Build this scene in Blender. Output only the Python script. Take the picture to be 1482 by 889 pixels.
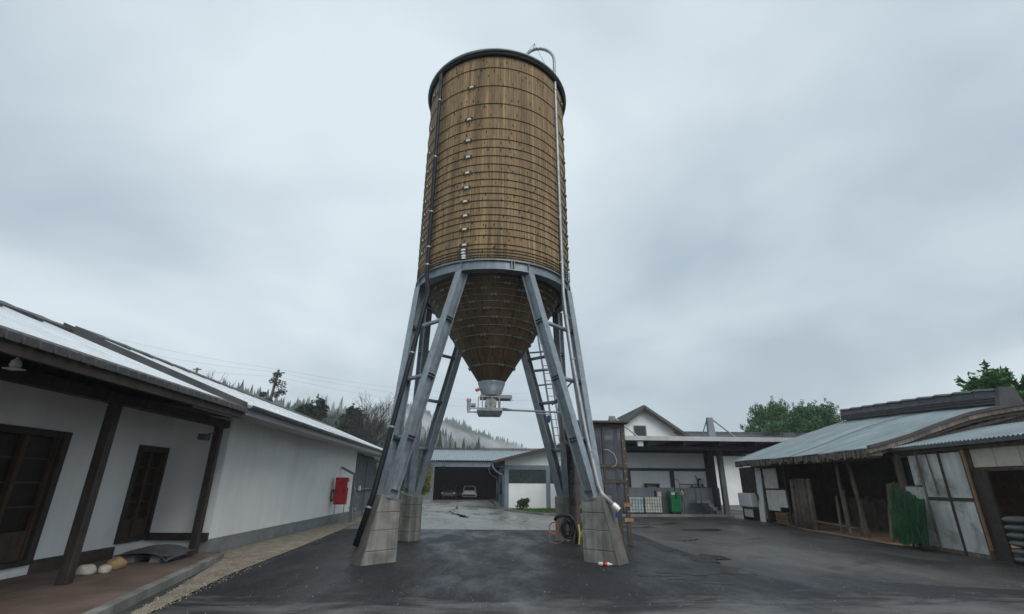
import bpy, math, random
from math import sin, cos, pi, radians as R
from mathutils import Vector as V, Matrix

S = bpy.context.scene
COL = S.collection
for o in list(bpy.data.objects):
    bpy.data.objects.remove(o)

# ------------------------------------------------------------------ camera
CAM_H, PITCH, ROLL, YAW, F_PX = 1.6, 0.354985, 0.006283, 0.056352, 694.65
cam = bpy.data.cameras.new('camera')
cam.sensor_fit = 'HORIZONTAL'
cam.sensor_width = 36.0
cam.lens = 36.0 * F_PX / 1482.0
cam.clip_start, cam.clip_end = 0.05, 5000
co = bpy.data.objects.new('camera', cam)
COL.objects.link(co)
_rt, _up, _fw = V((1, 0, 0)), V((0, -sin(PITCH), cos(PITCH))), V((0, cos(PITCH), sin(PITCH)))
_r = _rt * cos(ROLL) + _up * sin(ROLL)
_u = _up * cos(ROLL) - _rt * sin(ROLL)
_yaw = Matrix.Rotation(-YAW, 3, 'Z')
_r, _u, _fw = _yaw @ _r, _yaw @ _u, _yaw @ _fw
co.matrix_world = Matrix(((_r.x, _u.x, -_fw.x, 0), (_r.y, _u.y, -_fw.y, 0), (_r.z, _u.z, -_fw.z, CAM_H), (0, 0, 0, 1)))
S.camera = co

# ------------------------------------------------------------------ sky and sun (overcast)
SUN_EL, SUN_AZ = R(44), R(152)
w = bpy.data.worlds.new('World')
S.world = w
w.use_nodes = True
nt = w.node_tree
nt.nodes.clear()
N = nt.nodes.new
out = N('ShaderNodeOutputWorld')
bg = N('ShaderNodeBackground')
bg.inputs['Strength'].default_value = 0.1
sky = N('ShaderNodeTexSky')
sky.sky_type = 'NISHITA'
sky.sun_disc = False
sky.sun_elevation = SUN_EL
sky.sun_rotation = SUN_AZ
tc = N('ShaderNodeTexCoord')
sep = N('ShaderNodeSeparateXYZ')
nt.links.new(tc.outputs['Generated'], sep.inputs[0])
zz = N('ShaderNodeMath'); zz.operation = 'ABSOLUTE'
nt.links.new(sep.outputs['Z'], zz.inputs[0])
za = N('ShaderNodeMath'); za.operation = 'ADD'; za.inputs[1].default_value = 0.28
nt.links.new(zz.outputs[0], za.inputs[0])
dv = N('ShaderNodeVectorMath'); dv.operation = 'DIVIDE'
cmb = N('ShaderNodeCombineXYZ')
for i in range(3):
    nt.links.new(za.outputs[0], cmb.inputs[i])
nt.links.new(tc.outputs['Generated'], dv.inputs[0])
nt.links.new(cmb.outputs[0], dv.inputs[1])
n1 = N('ShaderNodeTexNoise'); n1.inputs['Scale'].default_value = 1.15; n1.inputs['Detail'].default_value = 4.5; n1.inputs['Roughness'].default_value = 0.45
n1.inputs['Distortion'].default_value = 0.25
off = N('ShaderNodeVectorMath'); off.operation = 'ADD'; off.inputs[1].default_value = (3.45, 1.3, 0.0)
nt.links.new(dv.outputs[0], off.inputs[0])
nt.links.new(off.outputs[0], n1.inputs['Vector'])
rp = N('ShaderNodeValToRGB')
rp.color_ramp.elements[0].position = 0.33
rp.color_ramp.elements[0].color = (3.3, 4.0, 4.6, 1)
rp.color_ramp.elements[1].position = 0.62
rp.color_ramp.elements[1].color = (5.8, 6.55, 7.0, 1)
nt.links.new(n1.outputs['Fac'], rp.inputs[0])
mx = N('ShaderNodeMix'); mx.data_type = 'RGBA'; mx.inputs['Factor'].default_value = 0.93
nt.links.new(sky.outputs[0], mx.inputs['A'])
nt.links.new(rp.outputs[0], mx.inputs['B'])
nt.links.new(mx.outputs['Result'], bg.inputs['Color'])
nt.links.new(bg.outputs[0], out.inputs[0])

sl = bpy.data.lights.new('sun', 'SUN')
sl.energy = 1.3
sl.angle = R(40)
sl.color = (1.0, 0.97, 0.93)
so = bpy.data.objects.new('sun', sl)
COL.objects.link(so)
_d = V((sin(SUN_AZ) * cos(SUN_EL), cos(SUN_AZ) * cos(SUN_EL), sin(SUN_EL)))
so.rotation_euler = (-_d).to_track_quat('-Z', 'Y').to_euler()
so.location = (0, 0, 40)

S.view_settings.view_transform = 'Standard'
S.view_settings.look = 'None'
S.view_settings.exposure = 0.45
S.view_settings.gamma = 1.0
S.view_settings.use_curve_mapping = False
S.render.engine = 'CYCLES'
S.cycles.max_bounces = 6
S.cycles.volume_bounces = 2
S.cycles.use_denoising = True

# ------------------------------------------------------------------ helpers
rnd = random.Random(11)
WORLD_ORG = {}


class B:
    """collects faces of one mesh"""
    def __init__(s):
        s.v, s.f = [], []

    def add(s, vs, fs):
        k = len(s.v)
        s.v += [tuple(p) for p in vs]
        s.f += [tuple(i + k for i in f) for f in fs]
        return s

    def box(s, x0, x1, y0, y1, z0, z1):
        return s.add([(x0, y0, z0), (x1, y0, z0), (x1, y1, z0), (x0, y1, z0), (x0, y0, z1), (x1, y0, z1), (x1, y1, z1), (x0, y1, z1)],
                     [(0, 3, 2, 1), (4, 5, 6, 7), (0, 1, 5, 4), (1, 2, 6, 5), (2, 3, 7, 6), (3, 0, 4, 7)])

    def hexa(s, p):
        """8 points: bottom ring ccw then top ring"""
        return s.add(p, [(0, 3, 2, 1), (4, 5, 6, 7), (0, 1, 5, 4), (1, 2, 6, 5), (2, 3, 7, 6), (3, 0, 4, 7)])

    def beam(s, p, q, w_, h_, up=(0, 0, 1)):
        p, q, up = V(p), V(q), V(up)
        d = (q - p).normalized()
        x = d.cross(up)
        if x.length < 1e-4:
            x = d.cross(V((1, 0, 0)))
        x.normalize()
        y = x.cross(d)
        x *= w_ / 2
        y *= h_ / 2
        return s.hexa([p - x - y, p + x - y, p + x + y, p - x + y, q - x - y, q + x - y, q + x + y, q - x + y])

    def extrude(s, prof, p, q, X, Y):
        """closed 2d profile along p -> q"""
        p, q, X, Y = V(p), V(q), V(X), V(Y)
        n = len(prof)
        vs = [p + X * a + Y * b for a, b in prof] + [q + X * a + Y * b for a, b in prof]
        fs = [(i, (i + 1) % n, n + (i + 1) % n, n + i) for i in range(n)]
        return s.add(vs, fs + [tuple(range(n - 1, -1, -1)), tuple(range(n, 2 * n))])

    def tube(s, pts, r, n=8, caps=True):
        pts = [V(p) for p in pts]
        m = len(pts)
        rr = r if isinstance(r, (list, tuple)) else [r] * m
        vs, prev = [], None
        for i, p in enumerate(pts):
            d = (pts[min(i + 1, m - 1)] - pts[max(i - 1, 0)]).normalized()
            if prev is None:
                x = d.cross(V((0, 0, 1)))
                if x.length < 1e-3:
                    x = d.cross(V((1, 0, 0)))
            else:
                x = prev - d * prev.dot(d)
            x.normalize()
            prev = x
            y = d.cross(x)
            vs += [p + (x * cos(2 * pi * k / n) + y * sin(2 * pi * k / n)) * rr[i] for k in range(n)]
        fs = [(i * n + k, i * n + (k + 1) % n, (i + 1) * n + (k + 1) % n, (i + 1) * n + k) for i in range(m - 1) for k in range(n)]
        if caps:
            fs += [tuple(range(n - 1, -1, -1)), tuple(range((m - 1) * n, m * n))]
        return s.add(vs, fs)

    def lathe(s, prof, c=(0, 0, 0), n=48, a0=0.0, a1=2 * pi, closed=True):
        """profile (r, z) round the z axis"""
        m = len(prof)
        full = abs(a1 - a0 - 2 * pi) < 1e-6
        k = n if full else n + 1
        vs = []
        for i in range(k):
            a = a0 + (a1 - a0) * i / n
            vs += [(c[0] + r * sin(a), c[1] - r * cos(a), c[2] + z) for r, z in prof]
        fs = []
        for i in range(n):
            j = (i + 1) % k
            for q in range(m if closed else m - 1):
                fs.append((i * m + q, j * m + q, j * m + (q + 1) % m, i * m + (q + 1) % m))
        return s.add(vs, fs)

    def grid(s, fn, nu, nv):
        vs = [fn(i / nu, j / nv) for j in range(nv + 1) for i in range(nu + 1)]
        fs = [(j * (nu + 1) + i, j * (nu + 1) + i + 1, (j + 1) * (nu + 1) + i + 1, (j + 1) * (nu + 1) + i) for j in range(nv) for i in range(nu)]
        return s.add(vs, fs)

    def poly(s, pts, z0, z1):
        n = len(pts)
        return s.add([(x, y, z0) for x, y in pts] + [(x, y, z1) for x, y in pts],
                     [tuple(range(n - 1, -1, -1)), tuple(range(n, 2 * n))] + [(i, (i + 1) % n, n + (i + 1) % n, n + i) for i in range(n)])

    def mesh(s, name, mat, smooth=False):
        m = bpy.data.meshes.new(name)
        m.from_pydata(s.v, [], s.f)
        m.validate()
        if mat:
            m.materials.append(mat)
        if smooth:
            m.polygons.foreach_set('use_smooth', [True] * len(m.polygons))
        m.update()
        return m

    def build(s, name, mat, parent=None, smooth=False, bevel=0.0):
        return link(name, s.mesh(name, mat, smooth), parent, bevel)


def link(name, me, parent=None, bevel=0.0, mw=None):
    o = bpy.data.objects.new(name, me)
    COL.objects.link(o)
    if parent is not None:
        o.parent = parent
        if parent.name in WORLD_ORG:
            o.location = -WORLD_ORG[parent.name]
    if mw is not None:
        o.matrix_basis = o.matrix_basis @ mw
    if bevel:
        b = o.modifiers.new('edge', 'BEVEL')
        b.width = bevel
        b.segments = 2
        b.limit_method = 'ANGLE'
    return o


def tag(o, label=None, cat=None, group=None, kind=None):
    if label: o['label'] = label
    if cat: o['category'] = cat
    if group: o['group'] = group
    if kind: o['kind'] = kind
    return o


def thing(name, loc, label, cat, group=None, rotz=None):
    """an Empty at the base; parts are written in world metres (rotz None) or in the thing's own frame"""
    o = bpy.data.objects.new(name, None)
    COL.objects.link(o)
    o.empty_display_size = 0.2
    o.location = loc
    if rotz is None:
        WORLD_ORG[o.name] = V(loc)
    else:
        o.rotation_euler = (0, 0, rotz)
    return tag(o, label, cat, group)


def struct(name, b, mat, smooth=False, label=None):
    return tag(b.build(name, mat, None, smooth), label, None, None, 'structure')


# ------------------------------------------------------------------ materials
def nodes(name):
    m = bpy.data.materials.new(name)
    m.use_nodes = True
    t = m.node_tree
    return m, t, t.nodes['Principled BSDF']


def noise(t, vec, scale, detail=4, rough=0.55, dist=0.0):
    n = t.nodes.new('ShaderNodeTexNoise')
    n.inputs['Scale'].default_value = scale
    n.inputs['Detail'].default_value = detail
    n.inputs['Roughness'].default_value = rough
    n.inputs['Distortion'].default_value = dist
    if vec is not None:
        t.links.new(vec, n.inputs['Vector'])
    return n.outputs['Fac']


def ramp(t, fac, stops):
    r = t.nodes.new('ShaderNodeValToRGB')
    e = r.color_ramp.elements
    while len(e) < len(stops):
        e.new(0.5)
    for k, (p, c) in enumerate(stops):
        e[k].position = p
        e[k].color = (c, c, c, 1) if isinstance(c, (int, float)) else (*c, 1)
    t.links.new(fac, r.inputs[0])
    return r.outputs[0]


def mixc(t, fac, a, b, mode='MIX'):
    m = t.nodes.new('ShaderNodeMix')
    m.data_type = 'RGBA'
    m.blend_type = mode
    for sock, val in (('Factor', fac), ('A', a), ('B', b)):
        if isinstance(val, (int, float)):
            m.inputs[sock].default_value = val if sock == 'Factor' else (val, val, val, 1)
        elif isinstance(val, tuple):
            m.inputs[sock].default_value = (*val, 1)
        else:
            t.links.new(val, m.inputs[sock])
    return m.outputs['Result']


def mapping(t, src, scale=(1, 1, 1), loc=None):
    m = t.nodes.new('ShaderNodeMapping')
    m.inputs['Scale'].default_value = scale
    t.links.new(src, m.inputs['Vector'])
    if loc is not None:
        t.links.new(loc, m.inputs['Location'])
    return m.outputs[0]


def coord(t, kind='Object'):
    return t.nodes.new('ShaderNodeTexCoord').outputs[kind]


def bump(t, bsdf, h, strength=0.3, dist=0.02):
    b = t.nodes.new('ShaderNodeBump')
    b.inputs['Strength'].default_value = strength
    b.inputs['Distance'].default_value = dist
    t.links.new(h, b.inputs['Height'])
    t.links.new(b.outputs[0], bsdf.inputs['Normal'])


def mat(name, col, rough=0.6, metal=0.0, var=0.25, scale=2.0, bmp=0.0, bscale=30, streak=0.0, dirt=None, dirt_amt=0.5, spec=0.5, rvar=0.15, rnd_amt=0.0, stretch=(6, 6, 0.5)):
    m, t, p = nodes(name)
    c = coord(t)
    info = None
    if rnd_amt:
        info = t.nodes.new('ShaderNodeObjectInfo')
        mul = t.nodes.new('ShaderNodeMath'); mul.operation = 'MULTIPLY'; mul.inputs[1].default_value = 57.0
        t.links.new(info.outputs['Random'], mul.inputs[0])
        c = mapping(t, c, (1, 1, 1), mul.outputs[0])
    f = noise(t, c, scale, 5, 0.6)
    lo = tuple(x * (1 - var) for x in col)
    hi = tuple(min(1, x * (1 + var)) for x in col)
    colr = ramp(t, f, [(0.3, lo), (0.7, hi)])
    if streak:
        sf = noise(t, mapping(t, c, stretch), 1.0, 4, 0.6)
        colr = mixc(t, streak, colr, ramp(t, sf, [(0.35, 0.35), (0.6, 1.0)]), 'MULTIPLY')
    if dirt:
        df = noise(t, c, scale * 0.6, 6, 0.65, 0.4)
        colr = mixc(t, ramp(t, df, [(0.48, 0.0), (0.68, dirt_amt)]), colr, dirt)
    if info:
        colr = mixc(t, rnd_amt, colr, ramp(t, info.outputs['Random'], [(0.0, 0.45), (1.0, 1.0)]), 'MULTIPLY')
    t.links.new(colr, p.inputs['Base Color'])
    rr = ramp(t, noise(t, c, scale * 2.3, 4), [(0.3, max(0.02, rough - rvar)), (0.7, min(1, rough + rvar))])
    t.links.new(rr, p.inputs['Roughness'])
    p.inputs['Metallic'].default_value = metal
    p.inputs['Specular IOR Level'].default_value = spec
    if bmp:
        bump(t, p, noise(t, c, bscale, 5, 0.6), bmp)
    return m


def stave_mat(name, dark, light):
    m, t, p = nodes(name)
    info = t.nodes.new('ShaderNodeObjectInfo')
    mul = t.nodes.new('ShaderNodeMath'); mul.operation = 'MULTIPLY'; mul.inputs[1].default_value = 91.0
    t.links.new(info.outputs['Random'], mul.inputs[0])
    c = mapping(t, coord(t), (1, 1, 1), mul.outputs[0])
    grain = noise(t, mapping(t, c, (38, 38, 1.4)), 1.0, 5, 0.65, 0.6)
    col = ramp(t, grain, [(0.28, dark), (0.72, light)])
    blot = noise(t, mapping(t, c, (2.5, 2.5, 0.55)), 1.0, 4)
    col = mixc(t, 0.55, col, ramp(t, blot, [(0.35, 0.55), (0.65, 1.1)]), 'MULTIPLY')
    kn = t.nodes.new('ShaderNodeTexVoronoi')
    kn.inputs['Scale'].default_value = 1.0
    t.links.new(mapping(t, c, (9, 9, 3.2)), kn.inputs['Vector'])
    col = mixc(t, ramp(t, kn.outputs['Distance'], [(0.13, 0.9), (0.24, 0.0)]), col, (0.03, 0.018, 0.011))
    pos = t.nodes.new('ShaderNodeNewGeometry').outputs['Position']
    big = noise(t, mapping(t, pos, (1.6, 1.6, 0.16)), 1.0, 4, 0.6)
    col = mixc(t, 0.6, col, ramp(t, big, [(0.34, 0.42), (0.6, 1.05)]), 'MULTIPLY')
    col = mixc(t, 0.5, col, ramp(t, info.outputs['Random'], [(0.0, 0.5), (1.0, 1.15)]), 'MULTIPLY')
    t.links.new(col, p.inputs['Base Color'])
    p.inputs['Roughness'].default_value = 0.72
    p.inputs['Specular IOR Level'].default_value = 0.25
    bump(t, p, grain, 0.35, 0.006)
    return m


def ground_mat(name, a, b, wet, scale, spots=None, pale_near=None, spec=0.5):
    """a, b dry colours; wet = (low roughness, high roughness)"""
    m, t, p = nodes(name)
    c = coord(t)
    big = noise(t, mapping(t, c, (1.0, 0.45, 1.0)), scale, 6, 0.6, 0.1)
    col = ramp(t, big, [(0.32, a), (0.68, b)])
    agg = t.nodes.new('ShaderNodeTexVoronoi')
    agg.inputs['Scale'].default_value = 38
    t.links.new(c, agg.inputs['Vector'])
    col = mixc(t, 0.45, col, ramp(t, agg.outputs['Color'], [(0.1, 0.45), (0.9, 1.35)]), 'MULTIPLY')
    fine = noise(t, c, 9, 6, 0.7)
    midn = noise(t, mapping(t, c, (1.0, 0.6, 1.0)), 2.6, 7, 0.72, 0.3)
    col = mixc(t, 0.6, col, ramp(t, midn, [(0.3, 0.5), (0.7, 1.35)]), 'MULTIPLY')
    col = mixc(t, 0.5, col, ramp(t, fine, [(0.3, 0.55), (0.7, 1.2)]), 'MULTIPLY')
    if spots:
        sp = noise(t, c, scale * 1.7, 5, 0.6, 0.8)
        col = mixc(t, ramp(t, sp, [(0.55, 0.0), (0.63, 0.8)]), col, spots)
    if pale_near:
        sx = t.nodes.new('ShaderNodeSeparateXYZ')
        t.links.new(c, sx.inputs[0])
        mr = t.nodes.new('ShaderNodeMapRange')
        mr.inputs['From Min'].default_value = 7.2
        mr.inputs['From Max'].default_value = 9.6
        mr.inputs['To Min'].default_value = 0.40
        mr.inputs['To Max'].default_value = 0.0
        t.links.new(sx.outputs['Y'], mr.inputs['Value'])
        wn = noise(t, mapping(t, c, (0.8, 2.2, 1.0)), 0.9, 7, 0.65, 0.6)
        ad = t.nodes.new('ShaderNodeMath'); ad.operation = 'ADD'
        t.links.new(wn, ad.inputs[0])
        t.links.new(mr.outputs[0], ad.inputs[1])
        col = mixc(t, ramp(t, ad.outputs[0], [(0.72, 0.0), (0.95, 0.9)]), col, pale_near)  # paler colour mixed in by streaks, more of it towards the near end
    t.links.new(col, p.inputs['Base Color'])
    wetn = noise(t, mapping(t, c, (1.0, 0.35, 1.0)), scale * 1.35, 6, 0.65, 0.12)
    fine_r = noise(t, c, 14, 5, 0.7)
    rr = mixc(t, 0.35, ramp(t, wetn, [(0.41, wet[0]), (0.56, wet[1])]), ramp(t, fine_r, [(0.3, wet[0]), (0.7, wet[1])]))
    t.links.new(rr, p.inputs['Roughness'])
    p.inputs['Specular IOR Level'].default_value = spec
    hb = mixc(t, ramp(t, wetn, [(0.36, 0.05), (0.6, 1.0)]), 0.5, mixc(t, 0.6, agg.outputs['Distance'], fine))
    bump(t, p, hb, 0.6, 0.02)
    return m


def leaf_mat(name, a, b):
    m, t, p = nodes(name)
    c = coord(t)
    f = noise(t, c, 1.1, 3)
    g = noise(t, c, 23, 2)
    t.links.new(mixc(t, 0.6, ramp(t, f, [(0.35, a), (0.65, b)]), ramp(t, g, [(0.3, 0.5), (0.7, 1.4)]), 'MULTIPLY'), p.inputs['Base Color'])
    p.inputs['Roughness'].default_value = 0.6
    p.inputs['Specular IOR Level'].default_value = 0.3
    return m


def clear_mat(name, tint, alpha, rough=0.2):
    m, t, p = nodes(name)
    c = coord(t)
    f = noise(t, mapping(t, c, (3, 3, 0.6)), 1.6, 5, 0.65, 0.3)
    p.inputs['Base Color'].default_value = (*tint, 1)
    p.inputs['Roughness'].default_value = rough
    t.links.new(ramp(t, f, [(0.3, max(0, alpha - 0.22)), (0.7, min(1, alpha + 0.2))]), p.inputs['Alpha'])
    return m


M = dict(
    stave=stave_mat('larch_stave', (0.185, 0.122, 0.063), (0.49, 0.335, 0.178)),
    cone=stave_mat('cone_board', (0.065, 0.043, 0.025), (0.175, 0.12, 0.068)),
    shell=mat('barrel_shell', (0.03, 0.02, 0.014), 0.9),
    steel=mat('blue_grey_steel', (0.27, 0.315, 0.35), 0.42, 0.25, 0.15, 7, 0.04, 60, streak=0.3, spec=0.5, dirt=(0.16, 0.165, 0.16), dirt_amt=0.6),
    ring=mat('ring_steel', (0.20, 0.235, 0.265), 0.4, 0.3, 0.2, 2, 0.03, 60, streak=0.3),
    galv=mat('galvanised', (0.30, 0.315, 0.325), 0.42, 0.5, 0.2, 6, 0.02, 60, spec=0.5),
    bright=mat('bright_zinc', (0.62, 0.63, 0.62), 0.4, 0.3, 0.15, 8),
    hoop=mat('hoop_rod', (0.05, 0.047, 0.045), 0.5, 0.4, 0.3, 4, spec=0.3),
    valve=mat('valve_casting', (0.36, 0.36, 0.34), 0.55, 0.1, 0.25, 9, 0.1, 30, dirt=(0.18, 0.18, 0.17)),
    hoopgrey=mat('dull_zinc', (0.19, 0.195, 0.195), 0.5, 0.4, 0.3, 4),
    blackpipe=mat('black_pipe', (0.010, 0.012, 0.017), 0.5, 0, 0.2, 3, spec=0.25),
    rim=mat('dark_rim', (0.012, 0.013, 0.015), 0.6, 0, 0.2, 3, spec=0.2),
    rimtop=mat('rim_flashing', (0.33, 0.35, 0.35), 0.4, 0.4, 0.15, 4),
    concrete=mat('plinth_concrete', (0.24, 0.232, 0.208), 0.7, 0, 0.3, 2.4, 0.3, 26, streak=0.8, dirt=(0.085, 0.082, 0.072), dirt_amt=0.75, stretch=(7, 7, 0.45)),
    dark_concrete=mat('dark_concrete', (0.135, 0.128, 0.112), 0.65, 0, 0.25, 3, 0.25, 30, streak=0.4, dirt=(0.08, 0.076, 0.066)),
    concrete2=mat('kerb_concrete', (0.22, 0.215, 0.20), 0.7, 0, 0.3, 2, 0.3, 22, dirt=(0.09, 0.085, 0.075), dirt_amt=0.7),
    plaster=mat('white_plaster', (0.80, 0.81, 0.81), 0.85, 0, 0.05, 0.7, 0.08, 45, streak=0.1, dirt=(0.64, 0.64, 0.62), dirt_amt=0.6, stretch=(2.5, 2.5, 0.3)),
    plaster_old=mat('stained_plaster', (0.58, 0.59, 0.58), 0.85, 0, 0.12, 1.6, 0.15, 40, streak=0.45, dirt=(0.12, 0.115, 0.09), dirt_amt=0.95, stretch=(4, 4, 0.4)),
    plinth=mat('plinth_paint', (0.19, 0.205, 0.215), 0.7, 0, 0.2, 2, 0.15, 30, dirt=(0.10, 0.10, 0.10)),
    darkwood=mat('dark_timber', (0.045, 0.034, 0.028), 0.65, 0, 0.4, 3, 0.3, 25, streak=0.6, stretch=(18, 18, 1)),
    soffit=mat('soffit_timber', (0.07, 0.055, 0.046), 0.75, 0, 0.35, 2, 0.2, 25, streak=0.5, stretch=(14, 0.8, 14)),
    brownwood=mat('brown_timber', (0.085, 0.05, 0.033), 0.7, 0, 0.35, 3, 0.3, 25, streak=0.6, stretch=(18, 18, 1), rnd_amt=0.5),
    greywood=mat('weathered_timber', (0.19, 0.155, 0.125), 0.8, 0, 0.35, 3, 0.35, 25, streak=0.7, stretch=(16, 16, 0.8), rnd_amt=0.5),
    palewood=mat('pale_timber', (0.30, 0.23, 0.17), 0.8, 0, 0.3, 3, 0.3, 25, streak=0.6, stretch=(16, 16, 0.8), rnd_amt=0.4),
    frame_wood=mat('site_timber', (0.075, 0.055, 0.043), 0.7, 0, 0.3, 4, 0.2, 30, streak=0.5, stretch=(18, 18, 1), dirt=(0.06, 0.05, 0.045)),
    orange_wood=mat('fresh_timber', (0.30, 0.18, 0.085), 0.65, 0, 0.25, 5, 0.15, 30, streak=0.4),
    wetroof=mat('wet_metal_roof', (0.74, 0.77, 0.79), 0.2, 0.3, 0.06, 1.2, 0.02, 14, streak=0.12, spec=0.6, stretch=(0.8, 5, 0.8)),
    darkroof=mat('dark_roof_edge', (0.045, 0.045, 0.047), 0.6, 0, 0.35, 2.5, 0.3, 20, dirt=(0.07, 0.065, 0.05)),
    soffit_light=mat('painted_soffit', (0.42, 0.43, 0.44), 0.7, 0, 0.12, 1.5, 0.05, 30, dirt=(0.25, 0.25, 0.25)),
    greymetal=mat('grey_sheet', (0.20, 0.225, 0.24), 0.5, 0.3, 0.2, 1.5, 0.04, 30, streak=0.3),
    bluemetal=mat('blue_grey_frame', (0.18, 0.22, 0.265), 0.5, 0.1, 0.15, 2, 0.03, 30, streak=0.2),
    darkblue=mat('dark_blue_cladding', (0.026, 0.034, 0.046), 0.6, 0.1, 0.2, 2, 0.03, 30),
    navy=mat('navy_timber', (0.035, 0.045, 0.065), 0.55, 0, 0.2, 3, 0.05, 30),
    corr=mat('pale_corrugated', (0.25, 0.30, 0.33), 0.42, 0.2, 0.14, 1.3, 0, 20, streak=0.25, stretch=(5, 0.6, 5)),
    corr_teal=mat('weathered_corrugated', (0.26, 0.325, 0.345), 0.42, 0.25, 0.18, 1.0, 0.03, 20, streak=0.35, dirt=(0.20, 0.19, 0.16), dirt_amt=0.45, rnd_amt=0.22, stretch=(0.7, 7, 0.7)),
    tile=mat('dark_roof_tile', (0.075, 0.08, 0.09), 0.55, 0, 0.3, 2, 0.3, 12, rnd_amt=0.35),
    fascia=mat('canopy_fascia', (0.45, 0.46, 0.46), 0.45, 0.3, 0.12, 2),
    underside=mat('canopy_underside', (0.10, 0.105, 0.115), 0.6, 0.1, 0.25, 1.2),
    greywall=mat('grey_render', (0.20, 0.22, 0.245), 0.75, 0, 0.12, 1.2, 0.12, 30, streak=0.25, dirt=(0.12, 0.13, 0.14)),
    pane=mat('dim_pane', (0.022, 0.016, 0.013), 0.4, 0, 0.4, 3, spec=0.2),
    glass=mat('dark_glass', (0.012, 0.016, 0.018), 0.08, 0, 0.2, 2, spec=0.6, rvar=0.04),
    window=mat('dark_green_panel', (0.022, 0.034, 0.034), 0.25, 0, 0.25, 2, spec=0.5, rvar=0.1),
    red=mat('red_enamel', (0.42, 0.012, 0.016), 0.35, 0, 0.1, 3),
    green=mat('green_enamel', (0.006, 0.16, 0.055), 0.35, 0, 0.12, 3),
    white=mat('white_paint', (0.75, 0.76, 0.76), 0.4, 0, 0.05, 3),
    offwhite=mat('dirty_white', (0.62, 0.61, 0.57), 0.6, 0, 0.1, 3, 0.03, 20, dirt=(0.3, 0.28, 0.24), dirt_amt=0.6),
    cream=mat('cream_panel', (0.50, 0.46, 0.38), 0.7, 0, 0.12, 2, 0.04, 30, dirt=(0.25, 0.21, 0.16)),
    blue=mat('blue_plastic', (0.02, 0.035, 0.14), 0.4),
    orange=mat('orange_plastic', (0.55, 0.11, 0.02), 0.45),
    rubber=mat('black_rubber', (0.012, 0.012, 0.013), 0.5, spec=0.4),
    yellow=mat('yellow_hose', (0.35, 0.33, 0.04), 0.5),
    rock_pale=mat('pale_stone', (0.52, 0.49, 0.42), 0.8, 0, 0.3, 6, 0.4, 18, dirt=(0.35, 0.32, 0.26)),
    rock_tan=mat('tan_stone', (0.36, 0.24, 0.12), 0.8, 0, 0.3, 6, 0.4, 18, dirt=(0.26, 0.18, 0.10)),
    slate=mat('dark_slate', (0.07, 0.075, 0.08), 0.5, 0, 0.3, 4, 0.3, 20),
    treebark=mat('tree_bark', (0.032, 0.028, 0.025), 0.9, 0, 0.3, 4, 0.3, 18),
    bark=mat('bark', (0.085, 0.07, 0.058), 0.9, 0, 0.4, 4, 0.6, 18),
    leaf=leaf_mat('leaf_green', (0.03, 0.09, 0.032), (0.085, 0.20, 0.06)),
    leaf_bright=leaf_mat('leaf_fresh', (0.03, 0.10, 0.03), (0.085, 0.21, 0.055)),
    leaf_dark=leaf_mat('leaf_dark', (0.012, 0.03, 0.016), (0.03, 0.06, 0.028)),
    leaf_yellow=leaf_mat('leaf_yellow', (0.07, 0.085, 0.018), (0.19, 0.19, 0.035)),
    ivy=leaf_mat('ivy_dry', (0.03, 0.03, 0.022), (0.07, 0.065, 0.045)),
    needles=leaf_mat('conifer_needles', (0.012, 0.026, 0.02), (0.03, 0.05, 0.035)),
    grass=leaf_mat('grass_blades', (0.03, 0.075, 0.015), (0.07, 0.14, 0.03)),
    turf=mat('turf', (0.045, 0.075, 0.022), 0.9, 0, 0.4, 1.5, 0.4, 30),
    hill=mat('hill_floor', (0.03, 0.042, 0.028), 0.9, 0, 0.4, 0.05, 0, 10),
    earth=mat('brown_earth', (0.36, 0.205, 0.12), 0.9, 0, 0.3, 1.2, 0.4, 25, dirt=(0.08, 0.05, 0.035)),
    veranda=mat('veranda_floor', (0.15, 0.105, 0.082), 0.75, 0, 0.3, 1.2, 0.25, 25, dirt=(0.07, 0.05, 0.042), dirt_amt=0.8),
    gravel=mat('gravel_base', (0.24, 0.205, 0.155), 0.9, 0, 0.35, 3.0, 0.6, 40, dirt=(0.13, 0.11, 0.085), dirt_amt=0.7),
    pebble=mat('pebble', (0.26, 0.23, 0.175), 0.85, 0, 0.6, 23),
    new_asphalt=ground_mat('new_asphalt', (0.011, 0.012, 0.0145), (0.027, 0.028, 0.032), (0.34, 0.75), 0.5, spec=0.28, pale_near=(0.125, 0.122, 0.115)),
    yard=ground_mat('yard_asphalt', (0.020, 0.020, 0.021), (0.10, 0.096, 0.086), (0.3, 0.75), 0.28, spots=(0.02, 0.02, 0.021), spec=0.35),
    pale=ground_mat('pale_concrete', (0.16, 0.157, 0.145), (0.30, 0.295, 0.275), (0.16, 0.5), 0.3, spots=(0.10, 0.10, 0.093)),
    crack=mat('bitumen', (0.006, 0.006, 0.006), 0.95, spec=0.03),
    net=mat('green_net', (0.008, 0.085, 0.02), 0.7, 0, 0.35, 3, 0.3, 40, streak=0.5, stretch=(9, 9, 0.7)),
    plastic=clear_mat('dirty_clear_sheet', (0.10, 0.11, 0.135), 0.40),
    ibc=mat('tank_plastic', (0.46, 0.55, 0.55), 0.35, 0, 0.15, 4, dirt=(0.25, 0.30, 0.30)),
    wire=mat('grey_wire', (0.05, 0.055, 0.065), 0.5, 0.3),
    cable=mat('orange_cable', (0.45, 0.16, 0.07), 0.5),
    carwhite=mat('car_white', (0.72, 0.73, 0.74), 0.2, 0, 0.03, 2, spec=0.6, rvar=0.05),
    cardark=mat('car_dark', (0.10, 0.12, 0.12), 0.22, 0.2, 0.05, 2, spec=0.6, rvar=0.05),
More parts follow.
